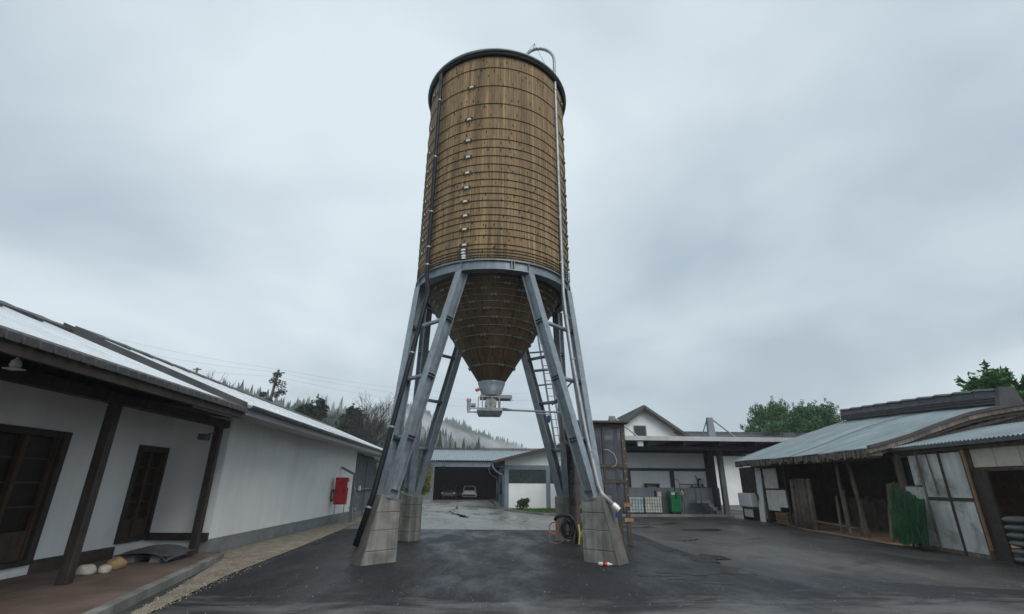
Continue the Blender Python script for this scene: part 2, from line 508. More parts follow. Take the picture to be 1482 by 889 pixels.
    carred=mat('car_red', (0.14, 0.012, 0.012), 0.25, 0, 0.05, 2, spec=0.6, rvar=0.05),
    lamp_red=mat('tail_light', (0.35, 0.01, 0.01), 0.2, spec=0.6),
    lamp_clear=mat('head_light', (0.6, 0.62, 0.63), 0.15, spec=0.6),
    brick=mat('firewood_end', (0.20, 0.11, 0.06), 0.8, 0, 0.4, 6, 0.3, 20, rnd_amt=0.5),
    sack=mat('grey_sack', (0.12, 0.125, 0.125), 0.7, 0, 0.2, 4, 0.15, 20),
    tarp=mat('grey_tarp', (0.05, 0.053, 0.058), 0.45, 0, 0.25, 4, 0.2, 12),
)

_t = M['net'].node_tree
_sf = noise(_t, mapping(_t, coord(_t), (34, 34, 1.3)), 1.0, 4, 0.6)
_t.links.new(ramp(_t, _sf, [(0.40, 0.0), (0.43, 1.0)]), _t.nodes['Principled BSDF'].inputs['Alpha'])

# ------------------------------------------------------------------ ground and yard
struct('ground', B().grid(lambda u, v: (-900 + 1800 * u, -300 + 1900 * v, -0.02), 8, 8), M['turf'])
struct('yard', B().add([(-40, -30, 0), (45, -30, 0), (45, 75, 0), (-40, 75, 0)], [(0, 1, 2, 3)]), M['yard'])
# pale wet concrete of the drive behind the silo
struct('driveway', B().add([(-5.4, 19.8, .004), (5.35, 19.5, .004), (7.4, 27.6, .004), (3.6, 28.8, .004), (1.55, 34, .004), (1.3, 37, .004), (0.6, 58, .004), (-6.2, 58, .004)],
                           [tuple(range(8))]), M['pale'])
# fresh asphalt under the silo, its near edge feathered out in tongues
_rr = random.Random(3)
_left = [(-4.0, 5.6), (-4.23, 7.49), (-4.58, 10.19), (-4.76, 14.2), (-5.1, 19.0), (-5.2, 20.3)]
_right = [(5.5, 19.7), (5.42, 17.2), (5.25, 14.9), (5.3, 13.4), (5.12, 11.7)]
_near = []
for k in range(46):
    f = k / 45
    _near.append((5.0 + (-4.0 - 5.0) * f + _rr.uniform(-.05, .05), 9.4 - 3.6 * f ** 1.3 + 0.35 * sin(f * 17) + _rr.uniform(-.22, .22)))
_b = B()
_pp = [(-3.6, 2.0)] + _left[1:] + _right + [(5.6, 10.6), (6.6, 9.7), (8.2, 8.9), (10.5, 8.2), (13, 6.5), (13, 2.0)]
_b.add([(x, y, .008) for x, y in _pp], [tuple(reversed(range(len(_pp))))])
struct('new_asphalt', _b, M['new_asphalt'])
# cracks across the drive
_b = B()
for pts, wd in ((((-1.95, 42), (-1.75, 37), (-2.0, 33.5), (-1.6, 30.5), (-.9, 28.0), (-0.3, 26.8), (.4, 25.8), (1.3, 25.0), (2.1, 24.5)), .13),
                (((-1.6, 30.5), (-1.2, 29.6), (-1.0, 28.2), (-.8, 27.4)), .28), (((6.2, 16.0), (7.0, 16.6), (8.1, 16.2), (9.2, 16.9)), .05)):
    for i in range(len(pts) - 1):
        (x0, y0), (x1, y1) = pts[i], pts[i + 1]
        for k in range(4):
            a, c = k / 4, (k + 1) / 4
            j0, j1 = _rr.uniform(-.05, .05), _rr.uniform(-.05, .05)
            wa = wd * _rr.uniform(.5, 1.3)
            xa, ya, xb, yb = x0 + (x1 - x0) * a + j0, y0 + (y1 - y0) * a, x0 + (x1 - x0) * c + j0, y0 + (y1 - y0) * c
            _b.add([(xa - wa / 2, ya - wa * 1.5, .012), (xa + wa / 2, ya - wa * 1.5, .012), (xb + wa / 2, yb + wa, .012), (xb - wa / 2, yb + wa, .012)], [(0, 1, 2, 3)])
struct('crack_sealing', _b, M['crack'])
# standing water by the edge of the fresh asphalt
m, t, p = nodes('puddle_water')
p.inputs['Base Color'].default_value = (0.012, 0.013, 0.014, 1)
p.inputs['Roughness'].default_value = 0.22
p.inputs['Specular IOR Level'].default_value = 0.3
M['puddle'] = m
for cx, cy, rx, ry in ((4.6, 10.6, .75, .55), (5.3, 12.4, .42, .7), (5.0, 14.2, .3, .5), (3.3, 10.1, .32, .14), (3.75, 9.75, .28, .12), (4.2, 9.3, .22, .1), (6.0, 21.5, 1.1, .5), (8.6, 20.0, .9, .35), (7.4, 23.2, 1.3, .4)):
    n = 34
    ph = [_rr.uniform(0, 6.28) for _ in range(4)]
    pts = []
    for k in range(n):
        a = 2 * pi * k / n
        q = 1 + .25 * sin(2 * a + ph[0]) + .22 * sin(3 * a + ph[1]) + .16 * sin(5 * a + ph[2]) + .1 * sin(9 * a + ph[3])
        pts.append((cx + rx * q * cos(a), cy + ry * q * sin(a), .0125))
    struct('puddle', B().add(pts, [tuple(range(n))]), M['puddle'])
# gravel strip along the white wall
_g = [(-6.35, 12.7), (-5.75, 12.4), (-4.9, 9.3), (-4.45, 7.4), (-4.2, 5.5)]
_o = [(-5.15, 20.3), (-4.79, 14.2), (-4.61, 10.19), (-4.26, 7.49), (-4.0, 5.5)]
_pp = _g + list(reversed(_o)) + [(-5.35, 23.4), (-5.5, 34), (-6.3, 34)]
struct('gravel_strip', B().add([(x, y, .02) for x, y in _pp], [tuple(range(len(_pp)))]), M['gravel'])
_b = B()
for k in range(4200):
    y = 5.6 + 27 * _rr.random() ** 1.7
    lo = -6.3 if y > 12.7 else -5.75 + (12.4 - y) * .24
    hi = (-4.05 - (y - 5.6) * .06) if y < 20 else -5.2 - (y - 20) * .03
    x = lo + .06 + (hi - lo - .1) * _rr.betavariate(1.3, 1.6)
    s_ = _rr.uniform(.005, .016) * (1 if _rr.random() < .96 else 2.2)
    a = _rr.uniform(0, 3)
    ca, sa = cos(a) * s_, sin(a) * s_
    h = s_ * _rr.uniform(.6, 1.0)
    _b.add([(x + ca, y + sa, .018), (x - sa * .7, y + ca * .7, .018), (x - ca, y - sa, .018), (x + sa * .7, y - ca * .7, .018), (x + sa * .1, y + ca * .2, .02 + h)],
           [(0, 1, 4), (1, 2, 4), (2, 3, 4), (3, 0, 4)])
tag(_b.build('gravel', M['pebble']), 'loose beige gravel along the foot of the white wall', 'gravel', None, 'stuff')
# raised veranda floor of the old wing
_b = B()
_v = [(-7.75, 1.0), (-3.3, 1.0), (-4.3, 5.0), (-5.0, 8.2), (-5.85, 12.3), (-6.05, 12.85), (-7.75, 12.85)]
_b.poly(_v, -.05, .10)
struct('veranda_floor', _b, M['veranda'])
_b = B()
for i in range(1, 4):
    (x0, y0), (x1, y1) = _v[i], _v[i + 1]
    _b.beam((x0 + .07, y0, .06), (x1 + .07, y1, .06), .16, .13)
struct('veranda_kerb', _b, M['concrete2'])

# ------------------------------------------------------------------ the silo
CX, CY, RS = 0.203, 14.07, 2.378
silo = thing('silo', (CX, CY, 0), 'tall round wooden silo with a cone outlet on splayed steel legs', 'silo')


def az(a, r, z=0.0, c=(CX, CY)):
    return V((c[0] + r * sin(a), c[1] - r * cos(a), z))


barrel = B().lathe([(RS - .075, 7.32), (RS - .075, 14.62), (RS - .12, 14.62), (RS - .12, 7.32)], (CX, CY, 0), 72).build('barrel', M['shell'], silo, True)
NST = 172
wd = 2 * pi * RS / NST
b = B()
hw, ch, dp = wd / 2 - .0014, .005, .05
b.add([(-hw, -RS + dp, 7.3), (-hw, -RS + ch, 7.3), (-hw + ch, -RS, 7.3), (hw - ch, -RS, 7.3), (hw, -RS + ch, 7.3), (hw, -RS + dp, 7.3),
       (-hw, -RS + dp, 14.6), (-hw, -RS + ch, 14.6), (-hw + ch, -RS, 14.6), (hw - ch, -RS, 14.6), (hw, -RS + ch, 14.6), (hw, -RS + dp, 14.6)],
      [(0, 1, 7, 6), (1, 2, 8, 7), (2, 3, 9, 8), (3, 4, 10, 9), (4, 5, 11, 10), (5, 0, 6, 11), (5, 4, 3, 2, 1, 0), (6, 7, 8, 9, 10, 11)])
stave_me = b.mesh('stave', M['stave'])
for i in range(NST):
    o = link('stave', stave_me, barrel)
    o.location = (CX, CY, 0)
    o.rotation_euler = (0, 0, 2 * pi * i / NST)
# hoops with tension locks
lock = B()
lock.box(-.13, .13, -.028, .0, -.022, .022)
lock.box(-.045, .045, -.05, -.028, -.026, .026)
lock_me = lock.mesh('tension_lock', M['bright'])
bolt_me = [B().box(sx * .105 - .03, sx * .105 + .03, -.055, -.028, -.03, .03).mesh('lock_bolt', M['hoop']) for sx in (-1, 1)]
hz = [14.05, 13.31, 12.61, 12.06, 11.66, 11.27, 10.97, 10.67, 10.38, 10.11, 9.85, 9.61, 9.38, 9.15, 8.91, 8.68, 8.48, 8.25, 8.03, 7.76, 7.61, 7.52, 7.43, 7.365]
ring12 = [(RS + .012 + .0105 * cos(2 * pi * k / 6), .0105 * sin(2 * pi * k / 6)) for k in range(6)]
hoop_me = B().lathe(ring12, (0, 0, 0), 96).mesh('hoop', M['hoop'], True)
for i, z in enumerate(hz):
    h = link('hoop', hoop_me, silo)
    h.location = (0, 0, z)
    azs = ((-21, 158) if i % 2 else (-63, 66)) if i < 19 else (-21, 66)
    for k, a in enumerate(azs):
        a = R(a + rnd.uniform(-.5, .5))
        for me in (lock_me, bolt_me[0], bolt_me[1]):
            o = link('tension_lock' if me is lock_me else 'lock_bolt', me, h)
            o.location = ((RS + .018) * sin(a), -(RS + .018) * cos(a), 0)
            o.rotation_euler = (0, 0, a)
# roof
B().lathe([(0, 15.05), (RS + .13, 14.70), (RS + .15, 14.72), (RS + .15, 14.67), (0, 14.97)], (CX, CY, 0), 72, closed=False).build('roof', M['rimtop'], silo, True)
B().lathe([(RS + .02, 14.51), (RS + .09, 14.53), (RS + .105, 14.665), (RS + .02, 14.665)], (CX, CY, 0), 72).build('roof_edge', M['rim'], silo, True)
# ring beam
B().lathe([(RS - .22, 7.295), (RS + .045, 7.295), (RS + .045, 7.265), (RS - .02, 7.265), (RS - .02, 7.03), (RS + .045, 7.03), (RS + .045, 7.0), (RS - .22, 7.0), (RS - .22, 7.03), (RS - .06, 7.03), (RS - .06, 7.265), (RS - .22, 7.265)],
          (CX, CY, 0), 96).build('ring_beam', M['ring'], silo)
for k in range(8):
    a = R(22.5 + 45 * k)
    pl = B()
    pl.beam(az(a, RS + .012, 7.028), az(a, RS + .012, 7.267), .065, .016, (cos(a), sin(a), 0))
    pl.build('stiffener', M['ring'], silo)
pl = B()
for da in (-.9, .9):
    a = R(11.4 + da)
    pl.beam(az(a, RS + .018, 6.985), az(a, RS + .018, 7.31), .08, .02, (cos(a), sin(a), 0))
pl.build('splice_plate', M['ring'], silo)
# hopper cone of boards
ZC0, ZC1, RC0, RC1 = 4.40, 7.12, .38, 2.13
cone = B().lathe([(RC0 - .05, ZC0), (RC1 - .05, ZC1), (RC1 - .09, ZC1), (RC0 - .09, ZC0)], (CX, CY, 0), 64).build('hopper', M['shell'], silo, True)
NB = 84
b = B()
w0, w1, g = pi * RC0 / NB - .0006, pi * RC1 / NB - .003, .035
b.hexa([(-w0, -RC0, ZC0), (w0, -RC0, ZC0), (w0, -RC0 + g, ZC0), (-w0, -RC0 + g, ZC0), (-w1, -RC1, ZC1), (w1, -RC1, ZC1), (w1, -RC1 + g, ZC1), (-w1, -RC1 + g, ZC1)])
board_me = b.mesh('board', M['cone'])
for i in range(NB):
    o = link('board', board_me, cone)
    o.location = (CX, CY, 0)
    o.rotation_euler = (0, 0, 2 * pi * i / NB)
clip = B()
for sx in (-1, 1):
    clip.box(sx * .05 - .028, sx * .05 + .028, -.03, .0, -.035, .035)
clip.box(-.09, .09, -.018, .0, -.012, .012)
clip_me = clip.mesh('clip', M['hoopgrey'])
slope = math.atan2(RC1 - RC0, ZC1 - ZC0)
for i, z in enumerate((6.94, 6.82, 6.69, 6.54, 6.38, 6.21, 6.0, 5.81, 5.57, 5.26, 4.83)):
    r = RC0 + (z - ZC0) * (RC1 - RC0) / (ZC1 - ZC0)
    h = B().lathe([(r + .010 + .008 * cos(2 * pi * k / 6), .008 * sin(2 * pi * k / 6)) for k in range(6)], (0, 0, 0), 64).build('hopper_hoop', M['hoopgrey'], silo, True)
    h.location = (0, 0, z)
    n = max(6, int(2 * pi * r / .95))
    for k in range(n):
        a = 2 * pi * (k + .37 * (i % 3)) / n + rnd.uniform(-.03, .03)
        o = link('clip', clip_me, h)
        o.location = ((r + .012) * sin(a), -(r + .012) * cos(a), 0)
        o.rotation_euler = Matrix.Rotation(a, 3, 'Z').to_euler()
        o.rotation_euler = (Matrix.Rotation(a, 3, 'Z') @ Matrix.Rotation(slope, 3, 'X')).to_euler()
# outlet funnel and discharge gear
B().lathe([(.385, 4.43), (.40, 4.43), (.40, 4.38), (.285, 4.05), (.33, 4.05), (.33, 4.01), (.25, 4.01), (.25, 4.05), (.36, 4.40)], (CX, CY, 0), 40).build('outlet_funnel', M['ring'], silo, True)
gate = B()
gate.box(-.13, .40, CY - .27, CY + .27, 3.95, 4.008)
gate.box(.40, .77, CY - .2, CY + .2, 3.955, 4.0)
gate.box(.33, .80, CY - .235, CY - .205, 3.93, 4.03)
gate.box(.33, .80, CY + .205, CY + .235, 3.93, 4.03)
gate = gate.build('slide_gate', M['galv'], silo, bevel=.005)
B().tube([(.80, CY - .1, 3.95), (.80, CY - .1, 3.89), (.86, CY - .1, 3.885)], .007).build('gate_handle', M['galv'], gate)
drum = B().tube([(.19, CY - .22, 3.80), (.19, CY + .22, 3.80)], .17, 28).build('rotary_valve', M['valve'], silo, bevel=.008)
hub = B().tube([(.21, CY - .255, 3.80), (.21, CY - .22, 3.80)], .05, 14)
for k in range(10):
    a = 2 * pi * k / 10
    hub.tube([(.19 + .145 * cos(a), CY - .235, 3.80 + .145 * sin(a)), (.19 + .145 * cos(a), CY - .22, 3.80 + .145 * sin(a))], .011, 6)
hub.build('bearing', M['galv'], drum)
for x in (-.05, .22, .43):
    for y in (CY - .29, CY + .29):
        B().beam((x, y, 3.63), (x, y, 3.96), .03, .03).build('support_bar', M['galv'], silo)
tray = B()
tray.hexa([(-.15, CY - .26, 3.46), (.47, CY - .26, 3.46), (.47, CY + .26, 3.46), (-.15, CY + .26, 3.46), (-.2, CY - .32, 3.56), (.53, CY - .32, 3.56), (.53, CY + .32, 3.56), (-.2, CY + .32, 3.56)])
tray.box(-.2, .53, CY - .33, CY - .30, 3.562, 3.65).box(-.2, .53, CY + .30, CY + .33, 3.562, 3.65).box(-.2, -.17, CY - .3, CY + .3, 3.562, 3.65).box(.5, .53, CY - .3, CY + .3, 3.562, 3.65)
tray.build('weighing_tray', M['galv'], silo, bevel=.004)
mot = B().tube([(-.44, CY - .1, 3.60), (-.44, CY - .1, 3.86)], .055, 14).tube([(-.44, CY - .1, 3.86), (-.44, CY - .1, 3.93)], [.075, .06], 14)
mot.tube([(-.38, CY - .1, 3.74), (-.24, CY - .1, 3.74)], .06, 12)
mot.build('motor', M['valve'], silo)
B().beam((-.46, CY - .1, 3.55), (-.18, CY - .1, 3.55), .03, .04).beam((-.46, CY - .1, 3.655), (-.18, CY - .1, 3.655), .03, .025).beam((-.46, CY - .1, 3.53), (-.46, CY - .1, 3.66), .03, .03).build('motor_bracket', M['galv'], silo)
B().tube([(-.17, CY - .12, 3.66), (-.17, CY - .12, 3.98), (-.10, CY - .12, 3.985)], .012).build('conduit', M['galv'], silo)
B().tube([(-.24, CY - .22, 4.15), (-.16, CY - .18, 4.19)], .045, 12).tube([(-.16, CY - .18, 4.19), (-.04, CY - .12, 4.22)], .02, 8).build('level_sensor', M['orange'], silo)
B().tube([(.46, CY - .12, 3.68), (.46, CY - .12, 3.86)], .014).build('spindle', M['galv'], silo)
rod = B().tube([(.53, CY - .12, 3.64), (.80, CY - .1, 3.62), (2.36, CY + .25, 3.62)], [.05, .028, .026], 10).build('drive_shaft', M['galv'], silo, True)
B().beam((1.55, CY + .0, 3.55), (1.95, CY + .15, 3.55), .05, .03).build('shaft_bracket', M['galv'], rod)
B().box(1.84, 1.93, CY + .0, CY + .12, 3.36, 3.50).box(1.86, 1.92, CY + .02, CY + .1, 3.30, 3.36).build('control_box', M['blue'], rod)
# legs: four pairs in V, each pair on its plinth
BX = CX + .035
prof = []
FW, DPT, TF, TW = .115, .13, .02, .012
prof = [(-FW, -DPT), (FW, -DPT), (FW, -DPT + TF), (TW, -DPT + TF), (TW, DPT - TF), (FW, DPT - TF), (FW, DPT), (-FW, DPT), (-FW, DPT - TF), (-TW, DPT - TF), (-TW, -DPT + TF), (-FW, -DPT + TF)]
PL = []
for ca in (-45, 45, -135, 135):
    pa = R(math.copysign(48.2 if abs(ca) < 90 else 131.8, ca))
    cdir = V((sin(pa), -cos(pa), 0))
    tdir = V((cos(pa), sin(pa), 0))
    foot = V((BX, CY, 0)) + cdir * 3.22
    legs = []
    for s in (-1, 1):
        p0 = foot + tdir * s * .125
        p0.z = 1.335
        p1 = az(R(ca + s * 22.5), RS - .05, 6.998)
        legs.append((p0, p1))
    nrm = (legs[0][1] - legs[0][0]).cross(legs[1][1] - legs[1][0]).normalized()
    if nrm.dot(cdir) < 0:
        nrm = -nrm
    rungs = [.235, .50, .765]
    for s, (p0, p1) in zip((-1, 1), legs):
        d = (p1 - p0).normalized()
        tv = d.cross(nrm).normalized()
        lg = B().extrude(prof, p0, p1, tv, nrm).build('leg', M['steel'], silo)
        for f in [.03] + rungs:
            c0 = p0.lerp(p1, f)
            st = B()
            for e in ((-.035, .035) if f > .1 else (0,)):
                for side in (-1, 1):
                    cc = c0 + d * e + tv * side * .062
                    st.beam(cc - d * .008, cc + d * .008, .1, .222, nrm)
            st.build('stiffener_plate', M['ring'], lg)
        bp = B().extrude([(-.14, -.15), (.14, -.15), (.14, .15), (-.14, .15)], p0 - d * .03, p0 - d * .001, tv, nrm)
        bp.build('base_plate', M['galv'], lg)
        bo = B()
        for bx, by in ((-.12, -.05), (.12, -.05), (-.12, .1), (.12, .1)):
            q = p0 + tv * bx + nrm * by
            bo.tube([q - d * .001, q + d * .045], .014, 6)
        bo.build('anchor_bolt', M['galv'], lg)
    for f in rungs:
        a_, b_ = legs[0][0].lerp(legs[0][1], f), legs[1][0].lerp(legs[1][1], f)
        B().tube([a_, b_], .055, 12).build('cross_tube', M['steel'], silo, True)
    PL.append((ca, cdir, tdir))
# fill pipe with gooseneck
fp = [(2.13, 12.62, 15.55)]
for k in range(1, 9):
    a = pi * k / 8 * .92
    fp.append((2.13 - .52 * (1 - cos(a)), 12.62 + .02 * k, 15.55 + .56 * sin(a)))
fp += [(.93, 13.0, 15.35), (.9, 13.1, 14.9)]
arr = [(2.17, 12.60, 6.75), (2.155, 12.62, 9), (2.14, 12.62, 12), (2.13, 12.62, 14.6)]
low = [(3.06, 11.58, 1.12), (2.76, 11.74, 1.42), (2.70, 11.78, 1.60), (2.515, 12.0, 2.78), (2.30, 12.3, 4.74), (2.20, 12.5, 6.1)]
fill = B().tube(low + arr + fp, .052, 12).build('fill_pipe', M['galv'], silo, True)
B().tube([(2.98, 11.62, 1.19), (3.07, 11.575, 1.11)], .075, 14).tube([(3.03, 11.6, 1.15), (3.10, 11.56, 1.08)], .065, 14).build('coupling', M['bright'], fill)
B().box(3.02, 3.10, 11.54, 11.62, .93, 1.03).build('coupling_cap', M['blue'], fill)
for z in (14.2, 13.0, 10.9, 9.2, 7.7):
    a = math.atan2(2.13 - CX, CY - 12.62)
    br = B().tube([az(a, RS, z), az(a, RS + .10, z)], .014, 6)
    br.tube([V((2.135, 12.62, z - .025)), V((2.135, 12.62, z + .025))], .062, 12)
    br.build('pipe_bracket', M['galv'], fill)
for q, dq in (((2.585, 11.915, 2.35), (-.07, .11, .06)), ((2.60, 11.90, 2.25), (-.07, .11, .06)), ((2.30, 12.3, 4.74), (.1, .15, .05)), ((2.21, 12.48, 6.0), (.12, .2, .03))):
    br = B().tube([V(q), V(q) + V(dq) * 1.5], .012, 6)
    br.tube([V(q) - V((0, 0, .025)), V(q) + V((0, 0, .025))], .064, 12)
    br.build('pipe_bracket', M['galv'], fill)
B().tube([(1.42, 12.66, 16.02), (1.45, 12.66, 16.3)], .012, 6).tube([(1.45, 12.66, 16.28), (2.02, 12.6, 14.75)], .006, 5).tube([(1.45, 12.66, 16.28), (1.0, 12.9, 15.8)], .006, 5).build('guy_wire', M['hoop'], fill)
# black rainwater pipe
a = R(-49.5)
rp_ = [az(a, RS + .13, z) for z in (14.40, 12, 9, 7.15)] + [V((-1.60, 12.30, 6.55)), V((-2.40, 11.66, 1.45)), V((-2.66, 11.52, .36))]
dpipe = B().tube([az(a, RS + .06, 14.5)] + rp_, .062, 12).build('rain_pipe', M['blackpipe'], silo, True)
for i, f in ((0, .45), (1, .3), (1, .95), (2, .55), (2, .85), (4, .35), (4, .72), (5, .3)):
    q = rp_[i].lerp(rp_[i + 1], f)
    dd = (rp_[i + 1] - rp_[i]).normalized()
    B().tube([q - dd * .02, q + dd * .02], .069, 12).build('pipe_clip', M['galv'], dpipe)
# access ladder at the back
la, lb = V((3.0, 17.75, .02)), V((1.93, 17.25, 7.05))
side = V((.26, -.02, 0))
lad = B().beam(la, lb, .035, .06).beam(la + side, lb + side, .035, .06).build('ladder', M['ring'], silo)
for k in range(25):
    f = (k + .7) / 25.4
    B().tube([la.lerp(lb, f), la.lerp(lb, f) + side], .013, 6).build('rung', M['ring'], lad)
gd = B()
for f in (.30, .36):
    q = la.lerp(lb, f)
    gd.tube([q, q + V((-.05, -.35, 0)), q + V((.35, -.4, 0)), q + side], .014, 6)
gd.tube([la.lerp(lb, .30) + V((.30, -.38, 0)), la.lerp(lb, .58) + V((.26, -.3, 0))], .014, 6)
gd.tube([la.lerp(lb, .30) + V((.12, -.38, 0)), la.lerp(lb, .58) + V((.12, -.3, 0))], .014, 6)
gd.build('ladder_guard', M['galv'], silo)
# timber strut and spout between the rear and front right legs
B().beam((2.22, 15.7, 4.06), (2.98, 15.6, 4.92), .05, .17, (0, -1, 0)).build('timber_strut', M['frame_wood'], silo)
B().tube([(2.52, 15.5, 5.2), (2.52, 15.5, 2.95), (2.98, 15.2, 2.5)], .065, 10).build('spout', M['greywood'], silo, True)
# bars behind the hopper between the rear right legs
for z, y in ((5.95, 16.4), (5.35, 16.6), (4.85, 16.7)):
    B().tube([(1.35 + (5.95 - z) * .25, y, z), (2.42, y - .3, z + .05)], .03 if z != 5.35 else .05, 8).build('tie_bar', M['steel'], silo, True)

# concrete plinths in poured lifts
nm = {-45: ('concrete plinth with the black rain pipe running down its sloping face', 'front left'),
      45: ('concrete plinth in front of the timber enclosure, crushed bottle at its foot', ''),
      -135: ('concrete plinth under the rear legs, behind the one with the black pipe', ''),
      135: ('concrete plinth beside the coiled black hose and orange cable', '')}
for ca, cdir, tdir in PL:
    org = V((BX, CY, 0)) + cdir * 3.3
    t_ = thing('concrete_plinth', org, nm[ca][0], 'plinth', 'plinths carrying the silo legs')
    ri, ro, rt_ = 2.99, 3.84, 3.50
    zt_i, zt_o = 1.26, 1.385
    lev = [0, .26, .66, 1.02, None]

    def pt(rf, z, s):
        q = V((BX, CY, 0)) + cdir * rf + tdir * s
        q.z = z
        return q
    core = B()
    hw = .222
    core.hexa([pt(ri + .02, -.05, -hw), pt(ro - .02, -.05, -hw), pt(ro - .02, -.05, hw), pt(ri + .02, -.05, hw),
               pt(ri + .02, zt_i - .03, -hw), pt(rt_ - .02, zt_o - .03, -hw), pt(rt_ - .02, zt_o - .03, hw), pt(ri + .02, zt_i - .03, hw)])
    core.build('core', M['concrete'], t_)
    for k in range(4):
        z0 = lev[k] + (.004 if k else -.03)
        last = k == 3
        z1 = (lev[k + 1] or 0) - .004
        f0 = ro + (rt_ - ro) * z0 / zt_o
        f1 = rt_ if last else ro + (rt_ - ro) * z1 / zt_o
        za, zb = (zt_i, zt_o) if last else (z1, z1)
        hw = .238 + (.003 if k % 2 else 0)
        bb = B().hexa([pt(ri, z0, -hw), pt(f0, z0, -hw), pt(f0, z0, hw), pt(ri, z0, hw), pt(ri, za, -hw), pt(f1, zb, -hw), pt(f1, zb, hw), pt(ri, za, hw)])
        bb.build('concrete_lift', M['concrete'], t_, bevel=.012)
    hw = .241
    e = .012
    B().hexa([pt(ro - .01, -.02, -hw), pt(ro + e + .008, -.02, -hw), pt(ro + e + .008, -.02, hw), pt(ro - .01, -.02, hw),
              pt(rt_ - .01, zt_o - .006, -hw), pt(rt_ + e, zt_o - .006, -hw), pt(rt_ + e, zt_o - .006, hw), pt(rt_ - .01, zt_o - .006, hw)]).build('sloping_face', M['dark_concrete'], t_, bevel=.006)  # outer face in darker concrete than the other sides

# ------------------------------------------------------------------ long white building on the left
XW, XB = -6.4, -7.8          # face of the white wall, face of the set-back old wall
lb_ = thing('farm_building', (-8, 14, 0), 'long low white farm building with a wet metal roof and an open veranda', 'building')
B().box(-6.7, XW, 12.9, 26.0, .36, 3.26).box(XB - .3, XW - .301, 12.9, 13.15, .1, 3.26).build('wall', M['plaster'], lb_)
B().box(-6.72, XW + .025, 12.88, 26.02, -.05, .36).build('wall_plinth', M['plinth'], lb_)
# set-back wall of the old wing, with two openings
op = [(6.9, 9.72, .30, 2.38), (11.9, 12.83, .40, 2.31)]
wl = B()
y = 1.0
for y0, y1, z0, z1 in op:
    wl.box(XB - .25, XB, y, y0, .1, 3.3)
    wl.box(XB - .25, XB, y0, y1, .1, z0)
    wl.box(XB - .25, XB, y0, y1, z1, 3.3)
    y = y1
wl.box(XB - .25, XB, y, 12.899, .1, 3.3)
wl.build('veranda_wall', M['plaster'], lb_)
for ya, yb in ((1.0, op[0][0] - .1), (op[0][1] + .12, op[1][0] - .1)):
    B().box(XB, XB + .06, ya, yb, .1, .32).build('base_board', M['soffit'], lb_)
for i, (y0, y1, z0, z1) in enumerate(op):
    win = B()
    win.box(XB - .14, XB + .035, y0 - .1, y0 + .02, z0 - .04, z1 + .1).box(XB - .14, XB + .035, y1 - .02, y1 + (.12 if i == 0 else .06), z0 - .04, z1 + .1)
    win.box(XB - .14, XB + .035, y0 + .02, y1 - .02, z1 - .02, z1 + .1).box(XB - .14, XB + .06, y0 + .02, y1 - .02, z0 - .04, z0 + .04)
    win = win.build('window', M['darkwood'], lb_, bevel=.006)
    n = 4 if i == 0 else 2
    ww = (y1 - y0 - .04) / n
    for k in range(n):
        a = y0 + .02 + k * ww
        zb = z0 + (.5 if i == 0 else .42)
        B().box(XB - .13, XB - .11, a + .05, a + ww - .05, zb, z1 - .02).build('pane', M['pane'], win)
        B().box(XB - .12, XB - .07, a + .05, a + ww - .05, z0 + .04, zb).build('panel', M['brownwood'], win)
        st = B().box(XB - .11, XB - .02 - .02 * (k % 2), a + .003, a + .055, z0 + .04, z1 - .02).box(XB - .11, XB - .02 - .02 * (k % 2), a + ww - .055, a + ww - .003, z0 + .04, z1 - .02)
        st.build('stile', M['brownwood'], win)
        for q in range(1, 4):
            zz_ = zb + (z1 - zb) * q / 4
            B().box(XB - .105, XB - .07, a + .055, a + ww - .055, zz_ - .014, zz_ + .014).build('glazing_bar', M['brownwood'], win)
# veranda posts, plate beam, rafters
for y in (1.9, 5.4, 8.95, 12.52):
    B().box(-6.58, -6.42, y - .08, y + .08, .1, 2.90).build('post', M['darkwood'], lb_, bevel=.012)
B().box(-6.6, -6.42, 1.0, 12.86, 2.90, 3.08).build('plate_beam', M['darkwood'], lb_, bevel=.01)
B().box(-7.79, -6.4, 12.80, 12.88, .34, .50).build('cross_rail', M['darkwood'], lb_)


def roof_z(x, lift=0.0):
    return 3.17 + lift + (-5.28 - x) * (5.02 - 3.17) / 4.72


for k in range(15):
    y = 1.4 + k * .78
    B().beam((-5.36, y, roof_z(-5.36) - .11), (XB + .02, y, roof_z(XB) - .11), .08, .13).build('rafter', M['soffit'], lb_)


def roof(y0, y1, lift, name, mt, x0=-5.26, x1=-9.55):
    b = B()
    b.hexa([(x0, y0, roof_z(x0, lift) - .035), (x0, y1, roof_z(x0, lift) - .035), (x1, y1, roof_z(x1, lift) - .035), (x1, y0, roof_z(x1, lift) - .035),
            (x0, y0, roof_z(x0, lift)), (x0, y1, roof_z(x0, lift)), (x1, y1, roof_z(x1, lift)), (x1, y0, roof_z(x1, lift))])
    return b.build(name, mt, lb_)


# metal sheets laid side by side, joints as low standing seams
y = 1.0
while y < 31.2:
    old = y < 11.0
    y1 = min(y + .92, 11.02 if old else 31.25)
    rs = roof(y + .004, y1 - .004, 0 if old else .10, 'roof_sheet', M['wetroof'])
    lf = .0 if old else .10
    B().beam((-5.27, y1, roof_z(-5.27, lf) + .012), (-9.5, y1, roof_z(-9.5, lf) + .012), .03, .03).build('seam', M['wetroof'], rs)
    y = y1
